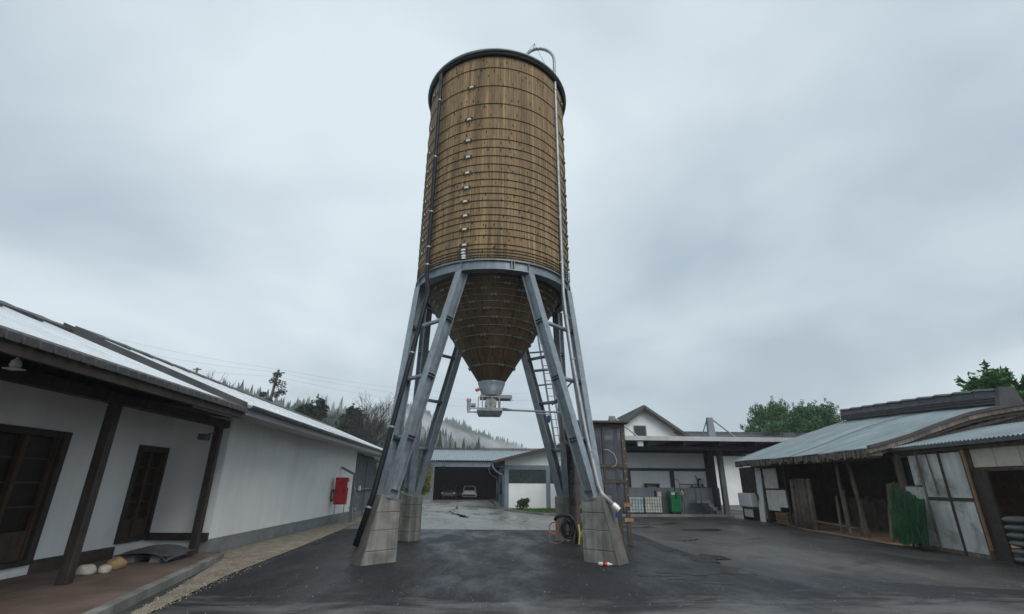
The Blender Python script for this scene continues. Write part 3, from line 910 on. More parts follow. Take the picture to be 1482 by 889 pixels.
# dark ridge tiles, verge of the higher roof, back slope
for k in range(34):
    y0 = 1.0 + k * .9
    lf = .06 if y0 < 11 else .15
    b = B().hexa([(-9.35, y0, roof_z(-9.35, lf) - .06), (-9.35, y0 + .88, roof_z(-9.35, lf) - .06), (-10.05, y0 + .88, roof_z(-10.05, lf) - .06), (-10.05, y0, roof_z(-10.05, lf) - .06),
                  (-9.35, y0, roof_z(-9.35, lf)), (-9.35, y0 + .88, roof_z(-9.35, lf) + .015), (-10.05, y0 + .88, roof_z(-10.05, lf) + .03), (-10.05, y0, roof_z(-10.05, lf) + .01)])
    b.build('ridge_cap', M['darkroof'], lb_)
B().hexa([(-5.22, 10.95, roof_z(-5.22, .1) - .26), (-5.22, 11.02, roof_z(-5.22, .1) - .26), (-9.6, 11.02, roof_z(-9.6, .1) - .2), (-9.6, 10.95, roof_z(-9.6, .1) - .2),
          (-5.22, 10.95, roof_z(-5.22, .1) + .03), (-5.22, 11.02, roof_z(-5.22, .1) + .03), (-9.6, 11.02, roof_z(-9.6, .1) + .05), (-9.6, 10.95, roof_z(-9.6, .1) + .05)]).build('verge_board', M['darkroof'], lb_)
B().hexa([(-10.05, 1.0, roof_z(-10.05) - .0), (-10.05, 31.2, roof_z(-10.05) - .0), (-15, 31.2, 3.0), (-15, 1.0, 3.0), (-10.05, 1.0, roof_z(-10.05) + .06), (-10.05, 31.2, roof_z(-10.05) + .06), (-15, 31.2, 3.1), (-15, 1.0, 3.1)]).build('back_roof', M['darkroof'], lb_)
B().box(-14.6, -14.4, 1.2, 31.0, 0, 3.05).box(-14.4, -6.5, 30.8, 31.0, 0, 3.05).build('back_wall', M['plaster'], lb_)
# eave edge of the old wing: tile ends and board lining; painted soffit of the new wing
B().box(-5.30, -5.22, 1.0, 10.93, roof_z(-5.26) - .24, roof_z(-5.26) - .045).build('fascia', M['soffit'], lb_)
b = B()
b.hexa([(-5.31, 1.0, roof_z(-5.31) - .2), (-5.31, 10.93, roof_z(-5.31) - .2), (XB + .01, 10.93, roof_z(XB) - .05), (XB + .01, 1.0, roof_z(XB) - .05),
        (-5.31, 1.0, roof_z(-5.31) - .04), (-5.31, 10.93, roof_z(-5.31) - .04), (XB + .01, 10.93, roof_z(XB) - .036), (XB + .01, 1.0, roof_z(XB) - .036)])
b.build('lining', M['soffit'], lb_)
for k in range(47):
    y0 = 1.0 + k * .212
    B().hexa([(-5.24, y0, roof_z(-5.24) - .06), (-5.14, y0 + .02, roof_z(-5.14) - .075), (-5.14, y0 + .19, roof_z(-5.14) - .075), (-5.24, y0 + .205, roof_z(-5.24) - .06),
              (-5.30, y0, roof_z(-5.30) + .03), (-5.15, y0 + .03, roof_z(-5.14) + .02), (-5.15, y0 + .18, roof_z(-5.14) + .02), (-5.30, y0 + .205, roof_z(-5.30) + .03)]).build('eave_tile', M['darkroof'], lb_)
B().hexa([(-5.30, 11.03, 3.03), (-5.30, 31.2, 3.03), (XW + .02, 31.2, 3.15), (XW + .02, 11.03, 3.15), (-5.30, 11.03, 3.20), (-5.30, 31.2, 3.20), (XW + .02, 31.2, 3.27), (XW + .02, 11.03, 3.27)]).build('soffit', M['soffit_light'], lb_)
B().hexa([(XW + .0, 11.03, 3.15), (XW + .0, 12.85, 3.15), (XB, 12.85, 3.3), (XB, 11.03, 3.3), (XW + .0, 11.03, 3.2), (XW + .0, 12.85, 3.2), (XB, 12.85, 3.34), (XB, 11.03, 3.34)]).build('soffit', M['soffit'], lb_)
gut = [(.07 * cos(a), .07 * sin(a)) for a in [pi + pi * k / 8 for k in range(9)]] + [(.058 * cos(a), .058 * sin(a)) for a in [2 * pi - pi * k / 8 for k in range(9)]]
B().extrude(gut, (-5.20, 11.1, 3.23), (-5.20, 31.2, 3.23), (1, 0, 0), (0, 0, 1)).build('gutter', M['greymetal'], lb_)
# grey sheet-clad end of the building with a rail
B().box(-6.9, -6.55, 26.03, 30.8, 0, 3.1).build('clad_wall', M['darkblue'], lb_)
for k in range(6):
    y0 = 26.12 + k * .78
    pn = B()
    for q in range(6):
        ya = y0 + q * .128
        pn.hexa([(-6.54, ya, .30), (-6.44, ya + .02, .30), (-6.44, ya + .06, .30), (-6.54, ya + .08, .30), (-6.54, ya, 3.02), (-6.44, ya + .02, 3.02), (-6.44, ya + .06, 3.02), (-6.54, ya + .08, 3.02)])
    pn.box(-6.56, -6.52, y0, y0 + .765, .30, 3.02)
    pn.build('cladding_sheet', M['greymetal'], lb_)
B().box(-6.55, -6.40, 26.03, 30.8, -.02, .28).build('clad_plinth', M['plinth'], lb_)
B().beam((-6.35, 26.0, 1.36), (-6.35, 30.7, 1.36), .05, .07).build('guard_rail', M['greymetal'], lb_)
for y in (26.05, 28.4, 30.6):
    B().beam((-6.36, y, 0), (-6.36, y, 3.0), .06, .06).build('rail_post', M['greymetal'], lb_)
B().box(-6.33, -6.24, 26.7, 26.9, 1.28, 1.52).build('meter_box', M['white'], lb_, bevel=.01)

# fire hose cabinet on legs with a pipe frame
fc = thing('hose_cabinet', (-6.0, 22.4, 0), 'red fire hose cabinet on thin legs against the white wall', 'cabinet')
B().box(-6.26, -5.76, 22.25, 22.55, .78, 1.86).build('body', M['red'], fc, bevel=.02)
dr = B().box(-6.22, -5.80, 22.225, 22.249, .82, 1.82).build('door', M['red'], fc, bevel=.008)
B().box(-5.86, -5.835, 22.20, 22.224, 1.25, 1.40).build('handle', M['rubber'], dr)
B().box(-5.758, -5.75, 22.33, 22.47, 1.45, 1.68).build('notice', M['white'], fc)
hs = B()
for k in range(5):
    r_ = .12 + .035 * (k % 3)
    pts = [(-6.29 - .02 * (k % 2), 22.30 + .05 * k - .1 + .0 * a, 1.15) for a in range(1)]
    pts = [(-6.30 + r_ * .35 * cos(2 * pi * a / 16), 22.18 + .02 * k, 1.14 + (r_ + .06) * sin(2 * pi * a / 16)) for a in range(17)]
    hs.tube(pts, .018, 6, False)
hs.build('hose_roll', M['sack'], fc, True)
for x in (-6.2, -5.82):
    B().beam((x, 22.4, 0), (x, 22.4, .78), .03, .03).build('leg', M['galv'], fc)
ps = thing('pipe_stand', (-5.85, 23.3, 0), 'grey steel pipe stand with a slanting arm behind the red cabinet', 'pipe stand')
B().beam((-5.75, 23.3, 0), (-5.75, 23.3, 1.95), .09, .09).build('post', M['greymetal'], ps)
B().beam((-6.36, 23.3, 2.3), (-5.70, 23.3, 1.98), .07, .09).build('arm', M['greymetal'], ps)
for dy in (.5, 1.0):
    B().tube([(-5.78, 23.3 + dy, 0), (-5.78, 23.3 + dy, .55), (-6.0, 23.3 + dy, .6)], .02, 8).build('hoop_rail', M['galv'], ps, True)
B().tube([(-5.72, 23.28, 1.7), (-5.60, 23.2, 1.2), (-5.45, 23.2, .98), (-5.38, 23.2, 1.08)], .018, 8).build('hook', M['galv'], ps, True)

# things on and under the veranda
LX, LY, LZ = -5.85, 6.22, 2.96
lamp = thing('eave_lamp', (LX, LY, LZ), 'white bulkhead lamp under the veranda eave', 'lamp')
B().lathe([(0, -.035), (.035, -.032), (.055, -.012), (.06, 0), (.05, .06), (.025, .08), (0, .08)], (LX, LY, LZ), 18, closed=False).build('shade', M['white'], lamp, True)
B().box(LX - .09, LX + .09, LY - .07, LY + .07, LZ - .052, LZ - .036).build('arm', M['white'], lamp, bevel=.008)
B().tube([(LX, LY, LZ + .08), (LX, LY, LZ + .25)], .02, 8).build('stem', M['white'], lamp)
wlp = thing('wall_lamp', (-6.5, 12.2, 2.5), 'small dark floodlight bracketed off the last veranda post', 'lamp')
B().box(-6.75, -6.56, 12.12, 12.34, 2.56, 2.70).build('housing', M['slate'], wlp, bevel=.015)
B().box(-6.755, -6.75, 12.14, 12.32, 2.575, 2.685).build('lens', M['lamp_clear'], wlp)
B().beam((-6.6, 12.3, 2.71), (-6.52, 12.5, 2.75), .03, .03).build('bracket', M['slate'], wlp)


def stone(name, c, rx, ry, rz_, seed, mt, label, group):
    rg = random.Random(seed)
    ph = [(rg.uniform(0, 6.3), rg.uniform(0, 6.3)) for _ in range(4)]

    def fn(u, v):
        a, e = 2 * pi * u, pi * (v - .5)
        q = 1 + .12 * sin(2 * a + ph[0][0]) * cos(e) + .08 * sin(3 * a + ph[1][0] + 2 * e) * cos(e) + .05 * sin(5 * e + ph[2][0]) + .03 * sin(9 * a + 4 * e + ph[3][0]) * cos(e)
        z = sin(e) * q
        return (c[0] + rx * cos(e) * cos(a) * q, c[1] + ry * cos(e) * sin(a) * q, c[2] + rz_ * (z if z > -.55 else -.55) + rz_ * .55)
    return tag(B().grid(fn, 22, 12).build(name, mt, None, True), label, 'stone', group)


stone('stone', (-6.82, 9.80, .10), .14, .13, .105, 1, M['rock_pale'], 'pale rounded stone on the veranda, farther from the tan one', 'stones on the veranda')
stone('stone', (-6.66, 10.02, .10), .12, .11, .085, 5, M['rock_pale'], 'pale rounded stone wedged against the tan stone', 'stones on the veranda')
stone('stone', (-6.74, 10.42, .10), .16, .20, .13, 9, M['rock_tan'], 'larger tan rounded stone on the veranda floor', 'stones on the veranda')
SX = -.42
sb = thing('stone_slab', (-6.67, 11.6, .1), 'dark slab lying on blocks at the corner of the veranda', 'slab')
B().grid(lambda u, v: (SX - 6.95 + 1.15 * u + .05 * sin(5 * v), 11.05 + 1.15 * v + .1 * sin(3 * u), .30 + .05 * sin(3.1 * u) - .10 * (2 * u - 1) ** 4 - .08 * (2 * v - 1) ** 4), 16, 16).grid(
    lambda u, v: (SX - 5.8 - 1.15 * u, 11.05 + 1.15 * v + .1 * sin(3 * (1 - u)), .22), 4, 4).build('slab', M['slate'], sb, True)
B().box(SX - 6.7, SX - 6.5, 11.2, 11.95, .1, .225).build('block', M['plinth'], sb)
B().box(SX - 6.2, SX - 6.0, 11.2, 11.95, .1, .225).build('block', M['plinth'], sb)

# ------------------------------------------------------------------ open garage far down the drive
ga = thing('open_garage', (-.5, 60, 0), 'open-fronted garage with a pale corrugated roof at the end of the drive', 'garage')


def corrugated(p00, p10, p01, p11, pitch, amp, thick=.012):
    """sheet from edge p00-p10 (waves run along it) to p01-p11"""
    p00, p10, p01, p11 = V(p00), V(p10), V(p01), V(p11)
    L = (p10 - p00).length
    n = max(4, int(L / pitch * 6))
    up = (p10 - p00).cross(p01 - p00).normalized()
    if up.z < 0:
        up = -up

    def fn(u, v):
        q = p00.lerp(p10, u).lerp(p01.lerp(p11, u), v)
        return q + up * amp * sin(2 * pi * u * L / pitch)
    return B().grid(fn, n, 1).grid(lambda u, v: V(fn(u, 1 - v)) - up * thick, n, 1)


for k in range(15):
    x0 = -6.35 + k * .98
    corrugated((x0, 55.9, 4.12), (x0 + 1.0, 55.9, 4.12), (x0, 62.5, 5.66), (x0 + 1.0, 62.5, 5.66), .25, .05).build('roof_sheet', M['corr'], ga, True)
for k in range(70):
    x0 = -6.3 + k * .21
    B().hexa([(x0, 62.4, 5.62), (x0 + .15, 62.4, 5.62), (x0 + .15, 62.9, 5.70), (x0, 62.9, 5.70), (x0 + .02, 62.4, 5.88), (x0 + .13, 62.4, 5.88), (x0 + .13, 62.9, 5.96), (x0 + .02, 62.9, 5.96)]).build('ridge_tile', M['darkroof'], ga)
B().box(-6.2, 8.2, 62.5, 62.8, 5.45, 5.65).build('ridge_beam', M['darkblue'], ga)
B().box(-6.3, 8.2, 56.25, 56.45, 3.45, 3.98).build('lintel', M['bluemetal'], ga)
for x in (-5.45, 6.0):
    B().box(x - .17, x + .17, 56.2, 56.5, 0, 3.44 if x != -5.45 else 3.98).build('post', M['bluemetal'], ga)
B().box(-5.6, 8.2, 68.8, 69.0, 0, 4.6).box(-5.6, -5.45, 56.55, 68.8, 0, 4.0).box(8.2, 8.4, 56.3, 69, 0, 4.6).build('wall', M['darkblue'], ga)
B().add([(-6.2, 62.6, 5.6), (8.3, 62.6, 5.6), (8.3, 70, 4.3), (-6.2, 70, 4.3)], [(0, 1, 2, 3)]).build('back_roof', M['darkblue'], ga)
b = B()
for k in range(48):
    x0 = -5.4 + k * .28
    b.box(x0, x0 + .1, 68.74, 68.8, .05, 4.3)
tag(b.build('wall_rib', M['navy'], ga), kind='stuff')
B().box(-5.40, 8.1, 68.6, 68.72, 2.2, 2.32).build('wall_rail', M['navy'], ga)
B().box(-4.4, -4.1, 55.95, 56.2, 3.5, 3.75).build('floodlight', M['sack'], ga)
struct('garage_floor', B().add([(-5.6, 56.2, .012), (8.2, 56.2, .012), (8.2, 68.8, .012), (-5.6, 68.8, .012)], [(0, 1, 2, 3)]), M['yard'])


def car(loc, rot, paint, label, rear):
    t_ = thing('car', loc, label, 'car', 'cars in the open garage', rot)
    # y forward; body in two lofted shells
    def loft(secs):
        b = B()
        n = len(secs[0])
        for i, s_ in enumerate(secs):
            b.v += [tuple(q) for q in s_]
        for i in range(len(secs) - 1):
            for k in range(n):
                b.f.append((i * n + k, i * n + (k + 1) % n, (i + 1) * n + (k + 1) % n, (i + 1) * n + k))
        b.f.append(tuple(range(n - 1, -1, -1)))
        b.f.append(tuple(range((len(secs) - 1) * n, len(secs) * n)))
        return b

    def sec(y, w_, z0, z1, top):
        return [(-w_ * .94, y, z0), (w_ * .94, y, z0), (w_, y, z0 + .22), (w_ * .98, y, z1 - .12), (w_ * top, y, z1), (-w_ * top, y, z1), (-w_ * .98, y, z1 - .12), (-w_, y, z0 + .22)]
    body = loft([sec(-2.06, .72, .34, .80, .88), sec(-1.95, .84, .24, .92, .9), sec(-1.3, .88, .2, .96, .92), sec(0, .89, .2, .95, .92), sec(1.0, .88, .2, .93, .9), sec(1.7, .84, .22, .84, .86), sec(2.05, .70, .34, .70, .84)])
    bo = body.build('body', paint, t_, True, bevel=.02)
    cab = loft([[(-.79, -1.92, .90), (.79, -1.92, .90), (.62, -1.52, 1.42), (-.62, -1.52, 1.42)], [(-.80, -1.5, .93), (.80, -1.5, .93), (.63, -1.2, 1.49), (-.63, -1.2, 1.49)],
                [(-.80, .2, .93), (.80, .2, .93), (.62, -.1, 1.50), (-.62, -.1, 1.50)], [(-.78, 1.12, .91), (.78, 1.12, .91), (.58, .45, 1.44), (-.58, .45, 1.44)]])
    cb = cab.build('cabin', paint, t_, True, bevel=.03)
    B().hexa([(-.66, -1.95, .97), (.66, -1.95, .97), (.66, -1.85, .97), (-.66, -1.85, .97), (-.54, -1.61, 1.37), (.54, -1.61, 1.37), (.54, -1.55, 1.37), (-.54, -1.55, 1.37)]).build('rear_window', M['glass'], cb)
    B().hexa([(-.68, 1.08, .95), (.68, 1.08, .95), (.68, 1.13, .95), (-.68, 1.13, .95), (-.53, .50, 1.40), (.53, .50, 1.40), (.53, .55, 1.40), (-.53, .55, 1.40)]).build('windscreen', M['glass'], cb)
    for s in (-1, 1):
        B().hexa([(s * .81, -1.3, .97), (s * .79, -1.3, .97), (s * .79, .75, .97), (s * .81, .75, .97), (s * .67, -1.1, 1.40), (s * .65, -1.1, 1.40), (s * .65, .3, 1.40), (s * .67, .3, 1.40)]).build('side_window', M['glass'], cb)
        B().box(s * .74 - .09, s * .74 + .09, -2.05, -1.93, .68, .93).build('tail_light', M['lamp_red'], bo, bevel=.02)
        B().box(s * .66 - .14, s * .66 + .14, 1.93, 2.05, .58, .74).build('headlight', M['lamp_clear'], bo, bevel=.02)
        for y in (-1.25, 1.3):
            wh = B().tube([(s * .70, y, .31), (s * .90, y, .31)], .31, 20).build('wheel', M['rubber'], t_, bevel=.02)
            B().tube([(s * .895, y, .31), (s * .91, y, .31)], .19, 14).build('rim', M['galv'], wh)
    B().box(-.26, .26, -2.10, -2.04, .60, .72).box(-.26, .26, 2.05, 2.08, .40, .50).build('number_plate', M['white'], bo)
    B().box(-.74, .74, -2.09, -1.98, .34, .52).box(-.72, .72, 1.98, 2.08, .34, .52).build('bumper', M['rubber'] if rear else paint, bo, bevel=.03)
    return t_


car((-1.45, 62.2, .012), 0, M['carwhite'], 'white hatchback parked tail out in the open garage', True)
car((-3.85, 61.6, .012), pi, M['cardark'], 'dark car parked nose out in the shaded garage bay', False)
car((-2.6, 66.0, .012), pi, M['carred'], 'dark red car at the back of the garage between the other two', False)

# ------------------------------------------------------------------ white and grey workshop
ws = thing('workshop', (5, 40, 0), 'white workshop with dark window band and grey columns behind the silo', 'workshop')
XA, YF = 1.58, 36.0
GX = 6.6


def wz(x):
    return 3.06 + (min(x, 2 * GX - x) - .75) * .245


B().box(XA + .28, 11.0, YF, YF + .2, 0, 1.70).build('wall', M['plaster'], ws)
B().add([(XA + .02, YF + .03, 2.92), (11.2, YF + .03, 2.92), (11.2, YF + .03, wz(11.2)), (GX, YF + .03, wz(GX)), (XA + .02, YF + .03, wz(XA)),
         (XA + .02, YF + .2, 2.92), (11.2, YF + .2, 2.92), (11.2, YF + .2, wz(11.2)), (GX, YF + .2, wz(GX)), (XA + .02, YF + .2, wz(XA))],
        [(0, 1, 2, 3, 4), (9, 8, 7, 6, 5), (0, 5, 6, 1), (1, 6, 7, 2), (2, 7, 8, 3), (3, 8, 9, 4), (4, 9, 5, 0)]).build('gable', M['plaster'], ws)
B().box(XA, 11.2, YF - .03, YF + .2, 2.63, 2.92).build('lintel', M['bluemetal'], ws)
for x in (XA, 4.52, 7.6, 10.9):
    B().box(x, x + .3, YF - .035, YF + .21, 0, 2.629).build('column', M['bluemetal'], ws)
for x0, x1 in ((XA + .3, 4.52), (4.82, 7.6), (7.9, 10.9)):
    n = 9
    for k in range(n):
        a = x0 + (x1 - x0) * k / n
        B().box(a + .012, a + (x1 - x0) / n - .012, YF + .03, YF + .06, 1.715, 2.625).build('window_pane', M['window'], ws)
    B().box(x0, x1, YF + .07, YF + .1, 1.70, 2.63).build('window_back', M['navy'], ws)
# roof
for s, xa, xb in ((1, .72, GX), (-1, 2 * GX - .72, GX)):
    rf = B().hexa([(xa, YF - .9, wz(xa) + .02), (xb, YF - .9, wz(xb) + .02), (xb, 52, wz(xb) + .02), (xa, 52, wz(xa) + .02), (xa, YF - .9, wz(xa) + .14), (xb, YF - .9, wz(xb) + .14), (xb, 52, wz(xb) + .14), (xa, 52, wz(xa) + .14)]).build('roof', M['tile'], ws)
    B().beam((xa, YF - .93, wz(xa) + .05), (xb, YF - .93, wz(xb) + .05), .05, .15).build('barge_board', M['brownwood'], rf)
for k in range(5):
    y = 36.25 + k * 3.05
    B().box(XA - .02, XA + .28, y, y + .3, 0, 2.95).build('side_column', M['bluemetal'], ws)
    if k < 4:
        B().box(XA + .08, XA + .14, y + .3, y + 3.05, 0, 2.6).build('garage_door', M['darkblue'], ws)
        B().box(XA + .0, XA + .2, y + .3, y + 3.05, 2.6, 2.95).build('door_lintel', M['bluemetal'], ws)
B().box(XA - .35, XA + .02, 36.3, 51.5, -.02, .03).build('apron', M['concrete2'], ws)
B().extrude(gut, (.70, YF - .9, 3.08), (.70, 52, 3.08), (1, 0, 0), (0, 0, 1)).build('gutter', M['bluemetal'], ws)
for y in (YF - .75, 50.5):
    B().tube([(.70, y, 3.02), (.74, y, 2.72), (1.0, y + .05, 2.45), (1.40, y + .45, 2.28), (1.47, y + .55, 2.1), (1.47, y + .55, .05)], .055, 10).build('downpipe', M['bluemetal'], ws, True)
for y in (42.0, 47.5):
    B().lathe([(.0, .5), (.10, .48), (.13, .2), (.10, -.1), (.16, -.4), (.0, -.5)], (XA - .1, y, 1.35), 10, closed=False).build('covered_tool', M['sack'], ws, True)
B().box(XA + .3, 10.9, YF + 1, 51.8, 0, .05).box(11.0, 11.2, YF + .21, 52, 0, 2.95).build('rear_wall', M['plaster'], ws)

# verge with grass, kerb and a shrub
KB = [(1.35, 37.2), (1.5, 35.6), (1.95, 33.4), (2.75, 31.1), (3.6, 29.6), (5.2, 28.9), (7.6, 28.7)]
_b = B()
for i in range(len(KB) - 1):
    (x0, y0), (x1, y1) = KB[i], KB[i + 1]
    d = V((x1 - x0, y1 - y0, 0)).normalized()
    _b.beam(V((x0, y0, .04)) - d * .02, V((x1, y1, .04)) + d * .02, .14, .14)
struct('kerb', _b, M['concrete2'])
_pp = KB + [(7.6, 36.0), (1.4, 36.0)]
struct('verge', B().add([(x, y, .06) for x, y in KB[1:]] + [(7.6, 35.96, .06), (1.95, 35.96, .06)], [tuple(range(len(KB) + 1))]), M['turf'])
_b = B()
for k in range(7000):
    y = _rr.uniform(28.8, 35.9)
    x = _rr.uniform(1.6, 7.5)
    lim = next(x0 + (x1 - x0) * (y - y0) / (y1 - y0) for (x0, y0), (x1, y1) in zip(KB[:-1], KB[1:]) if (y - y0) * (y - y1) <= 0)
    if x < lim + .1:
        continue
    h = _rr.uniform(.05, .13)
    a = _rr.uniform(0, 6.3)
    _b.add([(x + .012 * cos(a), y + .012 * sin(a), .055), (x - .012 * cos(a), y - .012 * sin(a), .055), (x + _rr.uniform(-.05, .05), y + _rr.uniform(-.05, .05), .06 + h)], [(0, 1, 2)])
tag(_b.build('grass', M['grass']), 'short green grass on the verge before the workshop', 'grass', None, 'stuff')


# ------------------------------------------------------------------ plants
def leaves(b, c, rad, n, size, rg, shell=.35):
    c = V(c)
    for _ in range(n):
        while True:
            q = V((rg.uniform(-1, 1), rg.uniform(-1, 1), rg.uniform(-1, 1)))
            if shell < q.length < 1:
                break
        q = c + V((q.x * rad[0], q.y * rad[1], q.z * rad[2]))
        u_ = V((rg.gauss(0, 1), rg.gauss(0, 1), rg.gauss(0, .7))).normalized()
        v_ = u_.cross(V((rg.gauss(0, 1), rg.gauss(0, 1), rg.gauss(0, 1)))).normalized()
        s = size * rg.uniform(.6, 1.3)
        b.add([q - u_ * s, q - v_ * s * .45, q + u_ * s, q + v_ * s * .45], [(0, 1, 2, 3)])


def leafy_tree(name, base, h, r, label, cat, group, mt, seed, nclump=26, nleaf=150, size=.16, trunk=.2, low=.25):
    rg = random.Random(seed)
    t_ = thing(name, base, label, cat, group)
    bx, by, bz = base
    tb = B()
    top = V((bx + rg.uniform(-.3, .3), by, bz + h * .8))
    tb.tube([V(base), V(base).lerp(top, .4) + V((rg.uniform(-.1, .1), 0, 0)), top], [trunk, trunk * .65, trunk * .2], 8)
    lf = B()
    for k in range(nclump):
        f = rg.uniform(low, 1)
        a = rg.uniform(0, 2 * pi)
        prof_ = max(.03, 1 - max(0, (f - .42) / .6) ** 2) ** .5
        rr_ = r * max(.15, prof_) * rg.uniform(.45, 1.0)
        c = V((bx + rr_ * cos(a), by + rr_ * sin(a), bz + h * f))
        s0 = V(base).lerp(top, max(.15, f * .75))
        tb.tube([s0, s0.lerp(c, .6) + V((0, 0, .1)), c], [trunk * .3, trunk * .15, .01], 5)
        cr = r * rg.uniform(.22, .42)
        leaves(lf, c, (cr, cr, cr * .8), nleaf, size, rg)
        for _ in range(3):
            tip = c + V((rg.gauss(0, 1), rg.gauss(0, 1), rg.gauss(.5, .8))).normalized() * cr * rg.uniform(1.0, 1.5)
            leaves(lf, tip, (cr * .28, cr * .28, cr * .4), nleaf // 8, size, rg, .0)
    lf.build('crown', mt, t_)
    tb.build('trunk', M['bark'], t_, True)
    return t_


def shrub(name, base, rx, h, label, group, mt, seed, n=900, size=.06):
    rg = random.Random(seed)
    t_ = thing(name, base, label, 'shrub', group)
    lf, st = B(), B()
    for k in range(14):
        a = rg.uniform(0, 6.3)
        f = rg.uniform(.2, .9)
        c = V(base) + V((rx * f * cos(a) * .75, rx * f * sin(a) * .75, h * rg.uniform(.3, .85)))
        st.tube([V(base), V(base).lerp(c, .5) + V((0, 0, h * .1)), c], [.02, .012, .005], 5)
        leaves(lf, c, (rx * .42, rx * .42, h * .24), n // 14, size, rg, .1)
    lf.build('foliage', mt, t_)
    st.build('stem', M['bark'], t_)
    return t_


shrub('shrub', (2.75, 34.2, .05), .58, .72, 'small round dark green shrub on the grass verge', None, M['leaf_dark'], 4, 1400, .06)
shrub('bush', (-6.25, 54.3, 0), 1.3, 4.3, 'large yellow-green bush beside the open garage', 'autumn bushes behind the white building', M['leaf_yellow'], 6, 4200, .12)
shrub('bush', (-9.3, 46.0, 0), 1.6, 3.4, 'yellowing bush behind the white building, nearest the bare trees', 'autumn bushes behind the white building', M['leaf_yellow'], 8, 2600, .12)
shrub('bush', (-12.6, 44.0, 0), 1.7, 5.2, 'yellow-green bush behind the roof of the white building', 'autumn bushes behind the white building', M['leaf_yellow'], 12, 2600, .12)
shrub('bush', (-6.6, 48.0, 0), 1.0, 1.5, 'low dark bush at the foot of the yellow-green one', 'autumn bushes behind the white building', M['leaf_dark'], 14, 1800, .09)


def bare_tree(base, h, label, seed, spread=1.0):
    rg = random.Random(seed)
    t_ = thing('bare_tree', base, label, 'tree', 'leafless trees behind the white building')
    tr, tw = B(), B()

    def grow(p, d, L, r, lev):
        q1 = p + d * L * .5 + V((rg.gauss(0, .06), rg.gauss(0, .06), rg.gauss(0, .03))) * L
        q2 = q1 + (d + V((rg.gauss(0, .2), rg.gauss(0, .2), .06))).normalized() * L * .5
        (tr if lev < 2 else tw).tube([p, q1, q2], [r, r * .82, r * .62], 6 if lev < 2 else 4, lev < 2)
        if lev >= 6 or r < .006:
            return
        for k in range(rg.choice((2, 3, 3)) if lev else 4):
            nd = (d + V((rg.gauss(0, .52) * spread, rg.gauss(0, .52) * spread, rg.gauss(.12, .25)))).normalized()
            s_ = q2 if k < 2 else q1.lerp(q2, rg.uniform(.0, .8))
            grow(s_, nd, L * rg.uniform(.66, .86), r * rg.uniform(.52, .70), lev + 1)
    grow(V(base), V((0, 0, 1)), h * .27, h * .021, 0)
    tr.build('trunk', M['treebark'], t_, True)
    tw.build('crown', M['treebark'], t_)
    return t_


bare_tree((-13.2, 54, 0), 12.0, 'taller bare tree behind the roof of the white building', 3)
bare_tree((-10.3, 52, 0), 9.8, 'shorter bushy bare tree nearest the silo leg', 17, 1.15)
bare_tree((-17.2, 56, 0), 11.0, 'thin bare tree beside the overgrown pole', 23)
for k, (x, y, h, sd) in enumerate(((-19.5, 58, 10.6, 31), (-22.0, 60, 10.2, 35), (-15.4, 58, 9.6, 39))):
    leafy_tree('evergreen_tree', (x, y, 0), h, 1.8, ['dark evergreen tree just right of the overgrown pole', 'dark evergreen tree at the foot of the overgrown pole', 'dark evergreen between the two thin bare trees'][k], 'tree',
               'evergreens behind the white building', M['leaf_dark'], sd, 60, 110, .2, .2, .1)
for k, (x, y, h, sd) in enumerate(((-27.0, 52, 12.6, 41), (-29.6, 54, 12.9, 43), (-32.5, 52, 12.6, 47), (-24.8, 54, 11.3, 49))):
    bare_tree((x, y, 0), h, ['bare tree second along the roof ridge from the overgrown pole', 'bare tree third along the roof ridge from the overgrown pole', 'bare tree farthest along the roof ridge from the pole', 'bare tree just short of the overgrown pole'][k], sd, .9)
# overgrown pole and wires
up_ = thing('utility_pole', (-23.9, 55, 0), 'leaning utility pole overgrown with ivy carrying the wires', 'pole')
B().tube([(-24.2, 55, 0), (-23.9, 55, 8), (-23.35, 55, 13.7)], [.2, .17, .13], 10).build('post', M['bark'], up_, True)
B().beam((-23.9, 54.9, 13.2), (-22.6, 54.9, 13.35), .1, .12).build('crossarm', M['bark'], up_)
lf = B()
_r2 = random.Random(8)
for x, z, r_ in ((-23.6, 12.4, .65), (-22.9, 12.0, .75), (-22.6, 11.2, .55), (-23.4, 13.1, .5), (-24.0, 10.2, .55), (-23.2, 10.9, .55), (-24.6, 10.9, .45), (-24.1, 8.8, .6)):
    leaves(lf, (x, 55, z), (r_, r_ * .7, r_ * .7), 120, .14, _r2, .1)
tag(lf.build('ivy', M['ivy'], up_), kind='stuff')
sp = thing('utility_pole', (-36, 62, 0), 'small distant pole top showing above the roof ridge', 'pole')
B().tube([(-36.4, 62, 0), (-36.4, 62, 15.3)], [.2, .13], 8).build('post', M['bark'], sp, True)
B().beam((-36.9, 62, 15.1), (-35.9, 62, 15.1), .1, .12).build('crossarm', M['bark'], sp)
for k, (za, zb, xr) in enumerate(((13.75, 24, 9.6), (13.4, 22, 9.4), (12.9, 19.5, 9.0))):
    pts = []
    for i in range(25):
        f = i / 24
        pts.append((-66 + 42.6 * f, 57 - 2 * f, zb + (za - zb) * f - 2.4 * 4 * f * (1 - f) * .5))
    tag(B().tube(pts, .006, 4, False).build('power_line', M['wire']), 'thin %s power line coming in to the overgrown pole' % ('topmost', 'middle', 'lowest')[k], 'wire', 'power lines')
    pts = [(-23.4 + 34 * i / 24, 55 + 30 * i / 24, za + (3.4 - k) * i / 24 - 5.0 * (i / 24) * (1 - i / 24)) for i in range(25)]
    tag(B().tube(pts, .006, 4, False).build('power_line', M['wire']), 'thin %s power line leaving the overgrown pole towards the silo' % ('topmost', 'middle', 'lowest')[k], 'wire', 'power lines')

